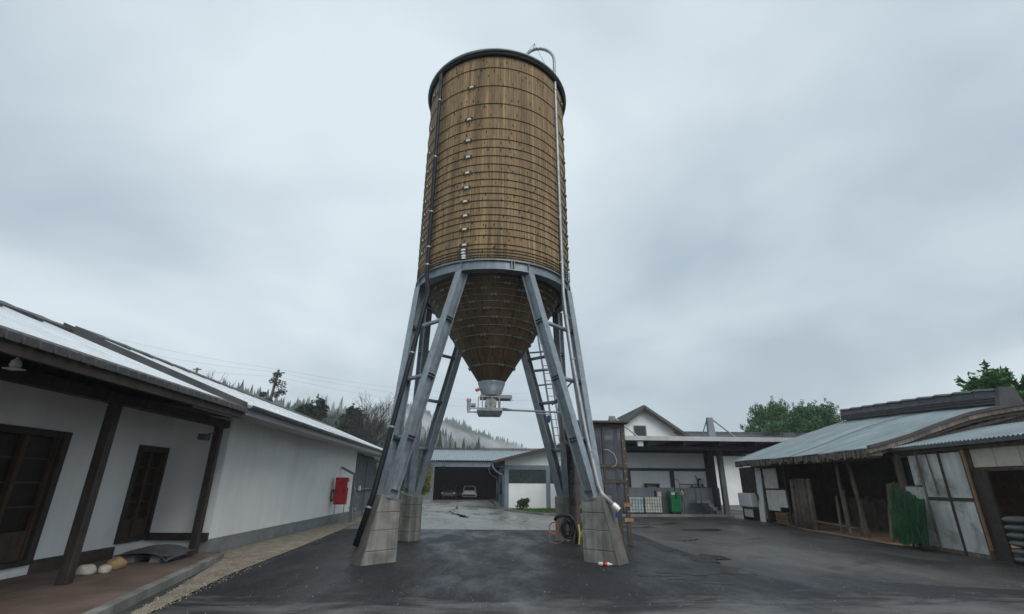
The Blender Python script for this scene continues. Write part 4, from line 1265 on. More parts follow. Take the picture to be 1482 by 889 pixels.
# trees over the right-hand roofs
for k, (x, y, h, r_, sd) in enumerate(((29.6, 50, 9.2, 2.1, 61), (31.8, 51, 9.6, 2.2, 63), (34.0, 50, 9.2, 2.2, 65), (36.4, 50.5, 9.8, 2.1, 67))):
    leafy_tree('tree', (x, y, 0), h, r_, ['dense green tree at the end of the row nearest the gabled house', 'dense green tree, second in the row from the gabled house', 'dense green tree, third in the row from the gabled house', 'dense green tree at the end of the row above the shed roof'][k], 'tree',
               'row of green trees behind the shed', M['leaf'], sd, 120, 190, .10, .18, .1)
leafy_tree('tree', (24.9, 22, 0), 6.75, 1.6, 'green tree rising behind the ridge of the tin-roofed shed', 'tree', None, M['leaf_bright'], 71, 40, 130, .16, .18, .35)
leafy_tree('tree', (26.6, 21.0, 0), 6.5, 1.5, 'lower green tree behind the end of the shed ridge', 'tree', None, M['leaf_bright'], 73, 34, 120, .16, .18, .3)

# ------------------------------------------------------------------ steel canopy with its back wall
cn = thing('canopy', (11, 29, 0), 'flat steel canopy hung from masts over a white framed wall', 'canopy')
YW = 30.0
B().box(7.2, 13.9, YW, YW + .25, 1.5, 3.66).build('back_wall', M['plaster'], cn)
lowwall = B().box(7.2, 13.95, YW - .55, YW + .24, -.02, 1.498).build('low_wall', M['greywall'], cn)
B().box(7.2, 13.9, YW - .07, YW - .003, 2.44, 2.60).build('frame_beam', M['navy'], cn)
for x in (8.72, 11.38, 13.62):
    B().box(x - .13, x + .13, YW - .068, YW - .004, 1.5, 2.438 if x < 13 else 3.7).build('frame_post', M['navy'], cn)
B().box(6.4, 17.6, 26.4, 34.5, 3.96, 4.10).build('deck', M['underside'], cn)
B().box(6.35, 17.65, 26.32, 26.40, 3.90, 4.13).build('fascia', M['fascia'], cn)
for k in range(6):
    x = 6.9 + k * 2.0
    B().extrude([(-.07, -.14), (.07, -.14), (.07, -.12), (.01, -.12), (.01, .12), (.07, .12), (.07, .14), (-.07, .14), (-.07, .12), (-.01, .12), (-.01, -.12), (-.07, -.12)], (x, 26.45, 3.81), (x, 34.4, 3.81), (1, 0, 0), (0, 0, 1)).build('joist', M['darkblue'], cn)
for k in range(3):
    y = 27.2 + k * 2.6
    B().box(6.5, 17.5, y, y + .12, 3.48, 3.66).build('girder', M['darkblue'], cn)
B().box(8.35, 8.65, 26.44, 26.7, 3.6, 3.86).build('floodlight', M['fascia'], cn)
# column and masts
B().extrude([(a * .13, b_ * .13) for a, b_ in ((-1, -1), (1, -1), (1, -.85), (.08, -.85), (.08, .85), (1, .85), (1, 1), (-1, 1), (-1, .85), (-.08, .85), (-.08, -.85), (-1, -.85))], (13.82, 28.6, 0), (13.82, 28.6, 3.66), (1, 0, 0), (0, 1, 0)).build('column', M['greymetal'], cn)
B().box(13.50, 13.66, 29.0, 29.42, -.01, 3.66).build('dark_column', M['navy'], cn)
for x in (7.75, 13.75):
    ms = B().hexa([(x - .27, 28.85, 4.08), (x + .20, 28.85, 4.08), (x + .20, 29.15, 4.08), (x - .27, 29.15, 4.08), (x - .22, 28.9, 5.52), (x + .12, 28.9, 5.52), (x + .12, 29.1, 5.52), (x - .22, 29.1, 5.52)]).build('mast', M['greymetal'], cn, bevel=.015)
    B().tube([(x + .12, 29, 5.42), (x + 1.7, 28.9, 4.08)], .045, 8).build('tie_rod', M['galv'], ms)
    B().tube([(x - .2, 29, 5.42), (x - .62, 29.4, 4.08)], .035, 8).build('tie_rod', M['greymetal'], ms)
B().box(7.6, 14.1, 28.35, 29.44, -.02, .11).build('kerb_step', M['concrete2'], cn, bevel=.015)
KZ = .11


def crate(x0, x1, label, mesh_n, fill):
    t_ = thing('wire_crate', ((x0 + x1) / 2, 28.9, KZ), label, 'crate', 'wire crates under the canopy')
    y0, y1, z0, z1 = 28.62, 29.36, KZ + .08, KZ + .92
    B().box(x0 + .03, x1 - .03, y0 + .03, y1 - .03, z0, z1 - .03).build('liner', fill, t_, bevel=.04)
    for k in range(mesh_n + 1):
        x = x0 + (x1 - x0) * k / mesh_n
        B().beam((x, y0, z0 - .04), (x, y0, z1), .014, .014).build('upright_bar', M['wire'], t_)
    for k in range(6):
        z = z0 + (z1 - z0) * k / 5
        B().beam((x0, y0 - .014, z), (x1, y0 - .014, z), .012, .012).build('cross_bar', M['wire'], t_)
        B().beam((x0, y0, z), (x0, y1, z), .012, .012).build('cross_bar', M['wire'], t_)
    B().box(x0, x1, y0, y1, KZ, KZ + .075).build('base', M['wire'], t_)
    return t_


crate(8.12, 9.12, 'wire crate lined with cloudy plastic, nearer the timber enclosure', 6, M['ibc'])
crate(9.16, 10.16, 'wire crate lined with whiter plastic, nearer the green dispenser', 7, M['offwhite'])
gd_ = thing('fuel_dispenser', (11.0, 29.1, KZ), 'tall green dispenser cabinet with hoses against the grey wall', 'dispenser')
B().box(10.74, 11.30, 28.78, 29.3, KZ + .12, KZ + 1.20).build('body', M['green'], gd_, bevel=.03)
B().box(10.76, 11.28, 28.80, 29.28, KZ, KZ + .12).build('base', M['rubber'], gd_)
B().box(10.78, 10.98, 28.755, 28.779, KZ + 1.02, KZ + 1.14).build('display', M['offwhite'], gd_)
B().box(11.02, 11.10, 28.75, 28.78, KZ + .8, KZ + 1.1).build('nozzle_holster', M['rubber'], gd_)
B().tube([(11.06, 28.9, KZ + 1.2), (11.05, 28.9, KZ + 1.75), (11.2, 28.9, KZ + 1.9), (11.33, 28.85, KZ + 1.7), (11.38, 28.8, KZ + 1.0), (11.48, 28.75, KZ + .35), (11.42, 28.7, KZ + .08), (11.3, 28.7, KZ + .2), (11.33, 28.75, KZ + .9)], .018, 8).build('hose', M['rubber'], gd_, True)
sw = thing('switch_box', (10.5, 29.4, 1.0), 'grey switch box with cables on the grey wall beside the green dispenser', 'switch box')
B().box(10.18, 10.42, 29.37, 29.445, .98, 1.27).build('housing', M['offwhite'], sw, bevel=.01)
B().box(10.50, 10.62, 29.36, 29.445, 1.0, 1.25).build('meter', M['greymetal'], sw, bevel=.01)
B().box(10.04, 10.12, 29.38, 29.445, .95, 1.35).build('isolator', M['rubber'], sw, bevel=.01)
B().tube([(10.08, 29.36, .95), (9.95, 29.3, .85), (10.15, 29.2, .6), (10.3, 29.1, .35), (10.42, 29.1, .14), (10.25, 29.1, .13)], .014, 6).build('cable', M['rubber'], sw, True)
# round prohibition sign
sg = thing('prohibition_sign', (11.66, 29.4, 1.2), 'round red and white no smoking sign on the grey wall', 'sign')
B().tube([(11.66, 29.445, 1.22), (11.66, 29.43, 1.22)], .15, 28).build('disc', M['white'], sg)
pts = [(11.66 + .128 * cos(2 * pi * k / 32), 29.424, 1.22 + .128 * sin(2 * pi * k / 32)) for k in range(33)]
B().tube(pts, .018, 6, False).build('red_ring', M['red'], sg, True)
B().beam((11.66 - .085, 29.421, 1.22 + .085), (11.66 + .085, 29.421, 1.22 - .085), .012, .03, (0, 0, 1)).build('red_bar', M['red'], sg)
B().beam((11.58, 29.426, 1.20), (11.72, 29.426, 1.20), .006, .028).build('cigarette_mark', M['rubber'], sg)
# steel steps
stp = thing('metal_steps', (12.7, 28.9, KZ), 'small grey steel steps with a handrail under the canopy', 'steps')
for k, (xa, xb, zt) in enumerate(((12.1, 12.95, .74), (12.85, 13.12, .56), (13.02, 13.3, .38), (13.2, 13.5, .2))):
    B().box(xa, xb, 28.62, 29.25, KZ + zt - .03, KZ + zt).build('tread', M['greymetal'], stp)
    B().box(xa, xb, 28.62, 28.64, KZ + zt - .16, KZ + zt - .031).build('tread_edge', M['greymetal'], stp)
    for y in (28.64, 29.23):
        B().beam((xb - .02, y, KZ), (xb - .02, y, KZ + zt - .032), .03, .03).build('support', M['greymetal'], stp)
for x in (12.12, 12.42, 12.93):
    B().beam((x, 28.6, KZ if x < 12.5 else KZ + .74), (x, 28.6, KZ + 1.42), .025, .025).build('rail_post', M['wire'], stp)
B().tube([(12.1, 28.6, KZ + 1.42), (12.95, 28.6, KZ + 1.42), (13.5, 28.6, KZ + .85), (13.48, 28.6, KZ + .2)], .016, 8).build('handrail', M['wire'], stp, True)
# things lying on the low wall
tb_ = thing('work_trestle', (10.05, 29.7, 1.5), 'small black trestle standing on the low grey wall', 'trestle')
B().box(9.6, 10.45, 29.55, 29.9, 1.66, 1.73).build('top', M['rubber'], tb_)
for x in (9.63, 10.36):
    B().box(x, x + .06, 29.55, 29.9, 1.5, 1.659).build('leg', M['rubber'], tb_)
dr_ = thing('bench_tool', (12.8, 29.75, 1.5), 'black clamping tool with a long bar on the low grey wall', 'tool')
B().box(12.35, 13.2, 29.6, 29.9, 1.5, 1.56).build('base', M['rubber'], dr_)
B().beam((11.75, 29.75, 1.70), (13.15, 29.75, 1.66), .05, .05).build('bar', M['rubber'], dr_)
B().beam((12.85, 29.75, 1.56), (12.85, 29.75, 2.0), .07, .09).build('upright', M['rubber'], dr_)
B().tube([(12.9, 29.75, 1.9), (12.78, 29.75, 2.08), (12.74, 29.75, 2.2)], .025, 6).build('lever', M['rubber'], dr_)
B().tube([(12.93, 29.7, 1.98), (12.93, 29.6, 1.98)], .07, 14).build('knob', M['rubber'], dr_)
for x in (12.45, 13.1):
    B().beam((x, 29.75, 1.56), (x, 29.75, 1.72), .05, .08).build('jaw', M['rubber'], dr_)
ob = thing('outlet_box', (13.2, 29.95, 1.9), 'small white outlet box on the wall above the black tool', 'outlet')
B().box(13.12, 13.32, 29.93, 29.995, 1.72, 2.02).build('cover', M['offwhite'], ob, bevel=.01)

# ------------------------------------------------------------------ gabled house and tiled building behind
hs_ = thing('gabled_house', (13.2, 45, 0), 'white house with a dark gabled roof and one shuttered attic window', 'house')
HX, HZ, HW, HE, HY = 13.25, 7.72, 4.3, 4.75, 40.0
B().add([(HX - HW + .4, HY, 0), (HX + HW - .4, HY, 0), (HX + HW - .4, HY, HE + .25), (HX, HY, HZ - .1), (HX - HW + .4, HY, HE + .25),
         (HX - HW + .4, HY + .3, 0), (HX + HW - .4, HY + .3, 0), (HX + HW - .4, HY + .3, HE + .25), (HX, HY + .3, HZ - .1), (HX - HW + .4, HY + .3, HE + .25)],
        [(0, 1, 2, 3, 4), (9, 8, 7, 6, 5), (0, 5, 6, 1), (1, 6, 7, 2), (2, 7, 8, 3), (3, 8, 9, 4), (4, 9, 5, 0)]).build('gable_wall', M['plaster'], hs_)
for xa in (HX - HW + .4, HX + HW - .7):
    B().box(xa, xa + .3, HY + .3, 60, 0, HE + .2).build('side_wall', M['plaster'], hs_)
for s in (-1, 1):
    ex = HX + s * (HW + .1)
    ez = HE - .05
    rf = B().hexa([(ex, HY - .55, ez), (HX, HY - .55, HZ), (HX, 60, HZ), (ex, 60, ez), (ex, HY - .55, ez + .14), (HX, HY - .55, HZ + .14), (HX, 60, HZ + .14), (ex, 60, ez + .14)]).build('roof', M['tile'], hs_)
    for k in range(13):
        f0, f1 = k / 13, (k + 1) / 13
        a0, a1 = ex + (HX - ex) * f0, ex + (HX - ex) * (f1 + .012)
        z0, z1 = ez + (HZ - ez) * f0, ez + (HZ - ez) * f1
        B().hexa([(a0, HY - .57, z0 + .15), (a1, HY - .57, z1 + .145), (a1, 60, z1 + .145), (a0, 60, z0 + .15), (a0, HY - .57, z0 + .20), (a1, HY - .57, z1 + .165), (a1, 60, z1 + .165), (a0, 60, z0 + .20)]).build('tile_course', M['tile'], rf)
    B().beam((ex, HY - .58, ez + .05), (HX, HY - .58, HZ + .05), .05, .22).build('barge_board', M['tile'], rf)
    B().beam((ex - s * .25, HY - .52, ez + .02), (HX - s * .1, HY - .52, HZ - .12), .04, .10).build('soffit_trim', M['brownwood'], rf)
    B().beam((HX + s * 2.6, HY - .5, ez + (HZ - ez) * .38 - .12), (HX + s * 2.6, HY + .1, ez + (HZ - ez) * .38 - .12), .12, .16).build('purlin', M['brownwood'], hs_)
wd_ = B().box(12.38, 13.42, HY - .06, HY - .002, 5.35, 6.28).build('window_frame', M['greymetal'], hs_)
for k in range(5):
    B().box(12.46 + k * .178, 12.46 + k * .178 + .165, HY - .09, HY - .061, 5.42, 6.21).build('shutter_board', M['darkblue'], wd_)
tbld = thing('tiled_building', (23, 48, 0), 'long low building with a dark tiled roof behind the canopy', 'building')
B().box(17.2, 40, 46, 52, 0, 4.6).build('wall', M['plaster'], tbld)
B().hexa([(16.8, 44.6, 4.4), (40.4, 44.6, 4.4), (40.4, 49, 6.5), (16.8, 49, 6.5), (16.8, 44.6, 4.55), (40.4, 44.6, 4.55), (40.4, 49, 6.65), (16.8, 49, 6.65)]).build('roof', M['tile'], tbld)
for k in range(11):
    f0, f1 = k / 11, (k + 1.03) / 11
    ya, yb, za_, zb_ = 44.6 + 4.4 * f0, 44.6 + 4.4 * f1, 4.55 + 2.1 * f0, 4.55 + 2.1 * f1
    B().hexa([(16.78, ya, za_ + .01), (40.42, ya, za_ + .01), (40.42, yb, zb_ + .005), (16.78, yb, zb_ + .005), (16.78, ya, za_ + .06), (40.42, ya, za_ + .06), (40.42, yb, zb_ + .02), (16.78, yb, zb_ + .02)]).build('tile_course', M['tile'], tbld)
for k in range(58):
    x0 = 16.8 + k * .41
    B().box(x0, x0 + .39, 48.88, 49.14, 6.62, 6.80).build('ridge_tile', M['tile'], tbld)

# ------------------------------------------------------------------ timber enclosure with dirty clear sheets
en = thing('timber_enclosure', (3.6, 15.3, 0), 'timber-framed enclosure glazed with dirty plastic sheet beside the silo legs', 'enclosure')
EX0, EX1, EY0, EY1, EZ = 2.80, 4.28, 15.0, 15.9, 3.40
for x, y in ((EX0, EY0), (EX1, EY0), (EX0, EY1), (EX1, EY1), ((EX0 + EX1) / 2 + .12, EY0)):
    mid = x not in (EX0, EX1)
    B().box(x - (.035 if mid else .06), x + (.035 if mid else .06), y - .04, y + .04, 1.16 if mid else 0, EZ - .08).build('stud', M['frame_wood'], en, bevel=.006)
for z in (1.12, 1.72, 2.16, EZ - .05):
    for y in (EY0, EY1):
        B().box(EX0 - .06, EX1 + .06, y - .052, y - .040 + .02, z - .05, z + .05).build('rail', M['frame_wood'], en)
    for x in (EX0, EX1):
        B().box(x - .03, x + .03, EY0 + .041, EY1 - .053, z - .05, z + .05).build('rail', M['frame_wood'], en)
B().box(EX0 - .16, EX1 + .18, EY0 - .2, EY1 + .15, EZ, EZ + .07).build('lid', M['frame_wood'], en, bevel=.01)
for z0, z1 in ((1.17, 1.67), (1.77, 2.11), (2.21, EZ - .1)):
    for xa, xb in ((EX0 + .06, (EX0 + EX1) / 2 + .085), ((EX0 + EX1) / 2 + .155, EX1 - .06)):
        B().box(xa, xb, EY0 - .006, EY0 + .002, z0, z1).build('plastic_pane', M['plastic'], en)
    for x in (EX0, EX1):
        B().box(x - .006, x + .002, EY0 + .045, EY1 - .056, z0, z1).build('plastic_pane', M['plastic'], en)
    B().box(EX0 + .06, EX1 - .06, EY1 - .006, EY1 + .002, z0, z1).build('plastic_pane', M['plastic'], en)
for z in (.62, 1.02):
    B().box(EX1 - .13, EX1 + .13, EY0 - .07, EY0 - .041, z, z + .1).build('cleat', M['orange_wood'], en)
B().beam((EX0 + .03, EY0 - .02, .30), (EX0 + .30, EY0 - .02, .62), .04, .09, (0, -1, 0)).beam((EX0 - .05, EY0 + .1, .25), (EX0 + .5, EY0 + .1, .25), .08, .08).build('brace', M['orange_wood'], en)
B().tube([(3.62, 14.93, 2.60), (3.75, 14.9, 2.62), (3.95, 14.9, 2.5), (4.02, 14.9, 2.3), (3.98, 14.9, 2.17), (3.85, 14.9, 2.1)], .011, 6).build('loose_cord', M['cream'], en, True)
scr = B()
for k in range(11):
    scr.tube([(EX1 + .02 * (-1) ** k, EY0 - .04, .9 + k * .22), (EX1 + .02 * (-1) ** k, EY0 - .046, .9 + k * .22)], .012, 6)
tag(scr.build('screw', M['bright'], en), kind='stuff')

# hoses and cables by the rear plinth
hz_ = thing('hose_coil', (2.55, 15.2, 0), 'coiled thick black hose hanging beside the rear plinth', 'hose')
rg = random.Random(5)
b = B()
for k in range(6):
    pts = []
    rr_, cx_, cz_ = rg.uniform(.10, .2), 2.50 + rg.uniform(-.05, .05), .42 + rg.uniform(-.05, .08)
    for i in range(19):
        a = 2 * pi * i / 18
        pts.append((cx_ + rr_ * .8 * cos(a + k), 15.0 + .03 * k + .02 * sin(a * 2), cz_ + rr_ * 1.35 * sin(a + k)))
    b.tube(pts, .022, 8, False)
b.build('coil', M['rubber'], hz_, True)
B().tube([(2.13, 15.05, .66), (2.18, 15.0, .74), (2.35, 15.0, .80), (2.55, 15.0, .78), (2.70, 14.98, .62), (2.76, 14.95, .35), (2.72, 14.95, .05)], .05, 10).build('thick_hose', M['rubber'], hz_, True)
B().tube([(2.79, 14.95, .55), (2.81, 14.93, .3), (2.79, 14.93, .06), (2.75, 14.93, .03)], .03, 8).build('yellow_tail', M['yellow'], hz_, True)
oc = thing('cable_coil', (2.1, 15.3, 0), 'thin orange cable looped against the rear plinth', 'cable')
b = B()
for k in range(4):
    b.tube([(2.14 + .12 * cos(2 * pi * i / 20) * (1 + .08 * k), 15.42 - .03 * k, .42 + .14 * sin(2 * pi * i / 20) * (1 + .06 * k)) for i in range(21)], .007, 5, False)
b.build('loops', M['cable'], oc, True)
B().tube([(2.03, 15.35, .40), (1.98, 15.3, .2), (2.03, 15.2, .06), (2.2, 15.15, .03), (2.36, 15.15, .1), (2.42, 15.1, .3)], .007, 5).build('tail', M['cable'], oc, True)
# flattened bottle at the foot of the front plinth
bt = thing('plastic_bottle', (2.62, 11.3, .0), 'crumpled clear plastic bottle with a red label at the plinth foot', 'bottle')
_q0, _q1 = V((2.50, 11.30, .045)), V((2.78, 11.20, .045))
_f = lambda f: _q0.lerp(_q1, f)
B().tube([_f(0), _f(.05), _f(.32), _f(.36)], [.02, .036, .038, .036], 12).tube([_f(.62), _f(.75), _f(.9), _f(1)], [.036, .034, .014, .014], 12).build('body', M['offwhite'], bt, True)
B().tube([_f(.345), _f(.48), _f(.635)], [.0385, .036, .0385], 12).build('label', M['red'], bt, True)
B().tube([_f(1), _f(1.07)], .017, 10).build('cap', M['red'], bt, True)

# ------------------------------------------------------------------ old tin-roofed shed on the right (own frame, y along its front)
sh = thing('tin_roofed_shed', (12.6, 14.9, 0), 'old open shed with a weathered corrugated roof and timber posts', 'shed', None, -math.atan(.12))


def sz(x, y):
    """roof surface height"""
    f = (x + .9) / 5.3
    pr = [(-.9, 2.72), (.24, 3.03), (1.15, 3.36), (2.28, 3.72), (3.35, 3.93), (4.4, 4.06), (9, 4.06)]
    near = 2.72
    for (xa, za_), (xb, zb_) in zip(pr[:-1], pr[1:]):
        if xa <= x <= xb:
            near = za_ + (zb_ - za_) * (x - xa) / (xb - xa)
    far = 2.80 + 1.90 * (f + .03 * sin(pi * f))
    g = min(1, max(0, y / 9.5)) ** .75
    return near + (far - near) * g - .05 * sin(pi * g) * (1 - f)


yy = -.62
k = 0
while yy < 10.4:
    y1 = yy + .96
    lift = .012 * (k % 2)

    def fn(u, v, ya=yy, yb=y1, lf=lift):
        x = -.92 + 5.32 * v
        y = ya + (yb - ya + .05) * u
        trim = max(0, y - 9.3 - 1.2 * (1 - v))
        y -= trim
        return (x, y, sz(x, y) + .02 * sin(2 * pi * (y + .05) / .105) + lf)
    ragg = rnd.uniform(-.03, .05)
    B().grid(lambda u, v: fn(u, v * (1 + ragg * 0) - (ragg * .2 if v == 0 else 0)), 56, 7).grid(lambda u, v: V(fn(u, 1 - v)) - V((0, 0, .012)), 56, 7).build('roof_sheet', M['corr_teal'], sh, True)
    yy = y1
    k += 1
# ragged thatch-like packing under the eave, purlins and eave beam
for k in range(90):
    y = -.6 + k * .121
    B().box(-.93 + rnd.uniform(-.02, .05), -.55, y, y + .10, sz(-.9, y) - rnd.uniform(.15, .30), sz(-.9, y) - .035).build('eave_batten', M['greywood'], sh)
for x in (-.75, .8, 2.4, 3.9):
    B().beam((x, -.6, sz(x, -.6) - .12), (x, 9.9, sz(x, 9.9) - .12), .10, .14).build('purlin', M['darkwood'], sh)
B().box(-.06, .10, -.55, 10.4, 2.48, 2.68).build('plate_beam', M['brownwood'], sh)
b = B()
for y in [-.5 + 1.05 * q for q in range(11)]:
    b = B().beam((-.86, y, sz(-.86, y) - .22), (4.3, y, sz(4.3, y) - .22), .07, .09).build('rafter', M['darkwood'], sh)
# box ridge
for k in range(10):
    y0 = .55 + k * .87
    z0, z1 = sz(4.4, y0) + .04, sz(4.4, y0 + .86) + .04
    rg_ = B().hexa([(4.25, y0, z0), (4.85, y0, z0), (4.85, y0 + .86, z1), (4.25, y0 + .86, z1), (4.30, y0, z0 + .46), (4.80, y0, z0 + .46), (4.80, y0 + .86, z1 + .5), (4.30, y0 + .86, z1 + .5)]).build('ridge_box', M['tile'], sh)
    for j in (.02, .12, .2):
        B().hexa([(4.18 + j * .2, y0, z0 + j), (4.9, y0, z0 + j), (4.9, y0 + .86, z1 + j), (4.18 + j * .2, y0 + .86, z1 + j), (4.18 + j * .2, y0, z0 + j + .04), (4.9, y0, z0 + j + .04), (4.9, y0 + .86, z1 + j + .04), (4.18 + j * .2, y0 + .86, z1 + j + .04)]).build('ridge_course', M['darkroof'], rg_)
    B().hexa([(4.2, y0, z0 + .46), (4.9, y0, z0 + .46), (4.9, y0 + .85, z1 + .5), (4.2, y0 + .85, z1 + .5), (4.35, y0, z0 + .53), (4.75, y0, z0 + .53), (4.75, y0 + .85, z1 + .57), (4.35, y0 + .85, z1 + .57)]).build('ridge_cap', M['darkroof'], rg_)
B().hexa([(4.1, .38, sz(4.4, .5) - .1), (4.95, .38, sz(4.4, .5) - .1), (4.95, .55, sz(4.4, .5) - .1), (4.1, .55, sz(4.4, .5) - .1), (4.3, .40, sz(4.4, .5) + .60), (4.78, .40, sz(4.4, .5) + .60), (4.78, .55, sz(4.4, .5) + .57), (4.3, .55, sz(4.4, .5) + .57)]).build('ridge_end', M['darkroof'], sh)
# far slope and curved barge along the near gable
B().grid(lambda u, v: (4.5 + 5 * v, -.6 + 10.2 * u, sz(4.4, -.6 + 10.2 * u) - 1.5 * v - .02), 8, 4).build('back_roof', M['corr_teal'], sh)
for nm_, dz0, dz1, dy, mt in (('barge_board', -.17, -.03, -.66, 'greywood'), ('barge_trim', -.03, .06, -.70, 'darkroof'), ('inner_barge', -.28, -.17, -.58, 'darkwood')):
    for q in range(12):
        x0, x1 = -.95 + q * .45, -.95 + q * .45 + .45
        B().hexa([(x0, dy, sz(x0, 0) + dz0), (x1, dy, sz(x1, 0) + dz0), (x1, dy + .1, sz(x1, 0) + dz0), (x0, dy + .1, sz(x0, 0) + dz0), (x0, dy, sz(x0, 0) + dz1), (x1, dy, sz(x1, 0) + dz1), (x1, dy + .1, sz(x1, 0) + dz1), (x0, dy + .1, sz(x0, 0) + dz1)]).build(nm_, M[mt], sh)
    for q in range(8):
        x0, x1 = 4.45 + q * .5, 4.45 + q * .5 + .5
        za_, zb_ = sz(4.4, 0) - (x0 - 4.4) * .3, sz(4.4, 0) - (x1 - 4.4) * .3
        B().hexa([(x0, dy, za_ + dz0), (x1, dy, zb_ + dz0), (x1, dy + .1, zb_ + dz0), (x0, dy + .1, za_ + dz0), (x0, dy, za_ + dz1), (x1, dy, zb_ + dz1), (x1, dy + .1, zb_ + dz1), (x0, dy + .1, za_ + dz1)]).build(nm_, M[mt], sh)
# gable infill boards
for k in range(22):
    x0 = .15 + k * .4
    top = (sz(x0, 0) if x0 < 4.4 else sz(4.4, 0) - (x0 - 4.4) * .3) - .25
    B().box(x0 + .004, x0 + .396, -.42, -.38, 2.3, top).build('gable_board', M['darkwood'], sh)
# back and side walls of boards
for k in range(28):
    y0 = -.3 + k * .39
    B().box(4.3, 4.34, y0 + .004, y0 + .386, 0, 4.0).build('wall_board', M['brownwood'], sh)
for k in range(12):
    x0 = .1 + k * .36
    B().box(x0 + .004, x0 + .356, 10.1, 10.14, 0, 3.0).build('wall_board', M['brownwood'], sh)
# front posts: slim timber, a little out of true
for y, wd2, lean, h in ((-.28, .13, .03, 2.5), (2.1, .09, .12, 2.5), (3.0, .08, -.05, 2.5), (7.15, .06, .0, 2.5), (9.35, .11, .0, 2.55), (10.25, .12, 0, 2.55)):
    B().beam((.02, y - lean, 0), (.02, y + lean, h), wd2, wd2, (1, 0, 0)).build('post', M['greywood'] if y < 4 else M['darkwood'], sh, bevel=.008)
# inner partition boards and leaning doors
for k in range(7):
    y0 = .15 + k * .21
    B().hexa([(.45, y0, 0), (.48, y0, 0), (.48, y0 + .2, 0), (.45, y0 + .2, 0), (.75, y0, 1.72 + .03 * (k % 3)), (.78, y0, 1.72 + .03 * (k % 3)), (.78, y0 + .2, 1.72), (.75, y0 + .2, 1.72)]).build('partition_board', M['palewood'], sh)
for k in range(16):
    y0 = 3.4 + k * .24
    B().box(2.6, 2.63, y0, y0 + .23, 0, 1.05 + .2 * rnd.random()).build('stall_board', M['greywood'], sh)
B().box(2.55, 2.6, 3.3, 7.4, 2.0, 2.6).build('stall_header', M['darkwood'], sh)
struct('shed_floor', B().add([(*(Matrix.Rotation(-math.atan(.12), 2) @ __import__('mathutils').Vector((x, y)) + __import__('mathutils').Vector((12.6, 14.9))), .016) for x, y in ((-.45, -.3), (4.3, -.4), (4.3, 10.0), (.3, 10.0), (-.5, 4.9))], [(0, 1, 2, 3, 4)]), M['earth'])
# white boarded panels at the far end of the front, with a dark opening
for y0, y1, z0, z1 in ((7.3, 8.05, .72, 1.45), (8.08, 9.25, .55, 1.45), (7.9, 9.25, 1.52, 2.40), (9.45, 10.2, .12, 2.45)):
    B().box(.0, .05, y0, y1, z0, z1).build('white_panel', M['offwhite'], sh, bevel=.008)
B().box(-.012, .06, 7.25, 9.3, 1.452, 1.518).build('panel_rail', M['darkwood'], sh)
B().box(.0, .05, 10.32, 12.2, 1.15, 2.55).build('end_wall', M['darkwood'], sh)
# lean-to at the near end: stained plaster wall, posts, transom panels, board doors
for y0, y1, z0, z1 in ((-1.30, -.50, .1, 1.62), (-2.10, -1.34, .1, 1.28), (-2.85, -2.14, .1, 1.28), (-2.10, -1.34, 1.36, 2.46), (-2.85, -2.14, 1.36, 2.46), (-1.30, -.95, 1.66, 2.46)):
    B().box(-.10, .05, y0, y1, z0, z1).build('plaster_panel', M['plaster_old'], sh)
B().box(-.02, .02, -.93, -.52, 1.66, 2.42).build('small_window', M['glass'], sh)
B().box(-.10, .05, -2.86, -.48, 0, .1).build('sill_beam', M['greywood'], sh)
B().box(-.125, .05, -2.86, -1.31, 1.285, 1.355).build('wall_rail', M['darkwood'], sh)
B().tube([(-.14, -1.72, 2.46), (-.13, -1.74, 1.9), (-.14, -1.78, 1.4)], .02, 6).build('wall_pipe', M['sack'], sh)
for y, wd2, mt in ((-.48, .1, 'greywood'), (-1.32, .05, 'greywood'), (-2.12, .05, 'darkwood'), (-2.92, .13, 'brownwood')):
    B().box(-.14, .06, y - wd2 / 2, y + wd2 / 2, 0, 2.52).build('wall_post', M[mt], sh, bevel=.008)
B().box(-.20, -.15, -3.02, -2.98, .2, 2.5).build('trim_strip', M['orange_wood'], sh)
for k in range(3):
    y0 = -3.42 + k * .145
    B().box(-.12, -.07, y0, y0 + .138, 0, 2.02).build('door_board', M['darkwood'], sh)
B().box(-.16, .1, -6.6, -.45, 2.52, 2.66).build('eave_beam', M['greywood'], sh)
B().box(-.10, .0, -6.5, -3.05, 1.98, 2.06).build('transom_rail', M['brownwood'], sh)
for k in range(5):
    y1 = -3.08 - k * .66
    B().box(-.06, -.03, y1 - .63, y1, 2.07, 2.5).build('transom_panel', M['cream'], sh, bevel=.008)
for k in range(17):
    y0 = -6.4 + k * .17
    B().box(.55, .58, y0 + .004, y0 + .166, 0, 2.0).build('inner_board', M['darkwood'], sh)
yy = -6.6
while yy < -.55:
    B().grid(lambda u, v, ya=yy: (-.30 + 2.9 * v, ya + 1.0 * u, 2.70 + .62 * v + .02 * sin(2 * pi * (ya + u) / .12)), 50, 2).grid(
        lambda u, v, ya=yy: (-.30 + 2.9 * (1 - v), ya + 1.0 * u, 2.688 + .62 * (1 - v) + .02 * sin(2 * pi * (ya + u) / .12)), 50, 2).build('lean_to_sheet', M['corr_teal'], sh, True)
    yy += .985
B().box(-.32, -.28, -6.6, -.5, 2.60, 2.69).build('lean_to_fascia', M['slate'], sh)

# things standing about the shed (placed in the shed's frame, own top-level objects)
SM = Matrix.Translation((12.6, 14.9, 0)) @ Matrix.Rotation(-math.atan(.12), 4, 'Z')


def shed_thing(name, x, y, z, label, cat, group=None):
    q = SM @ V((x, y, z))
    t_ = thing(name, q, label, cat, group, -math.atan(.12))
    return t_


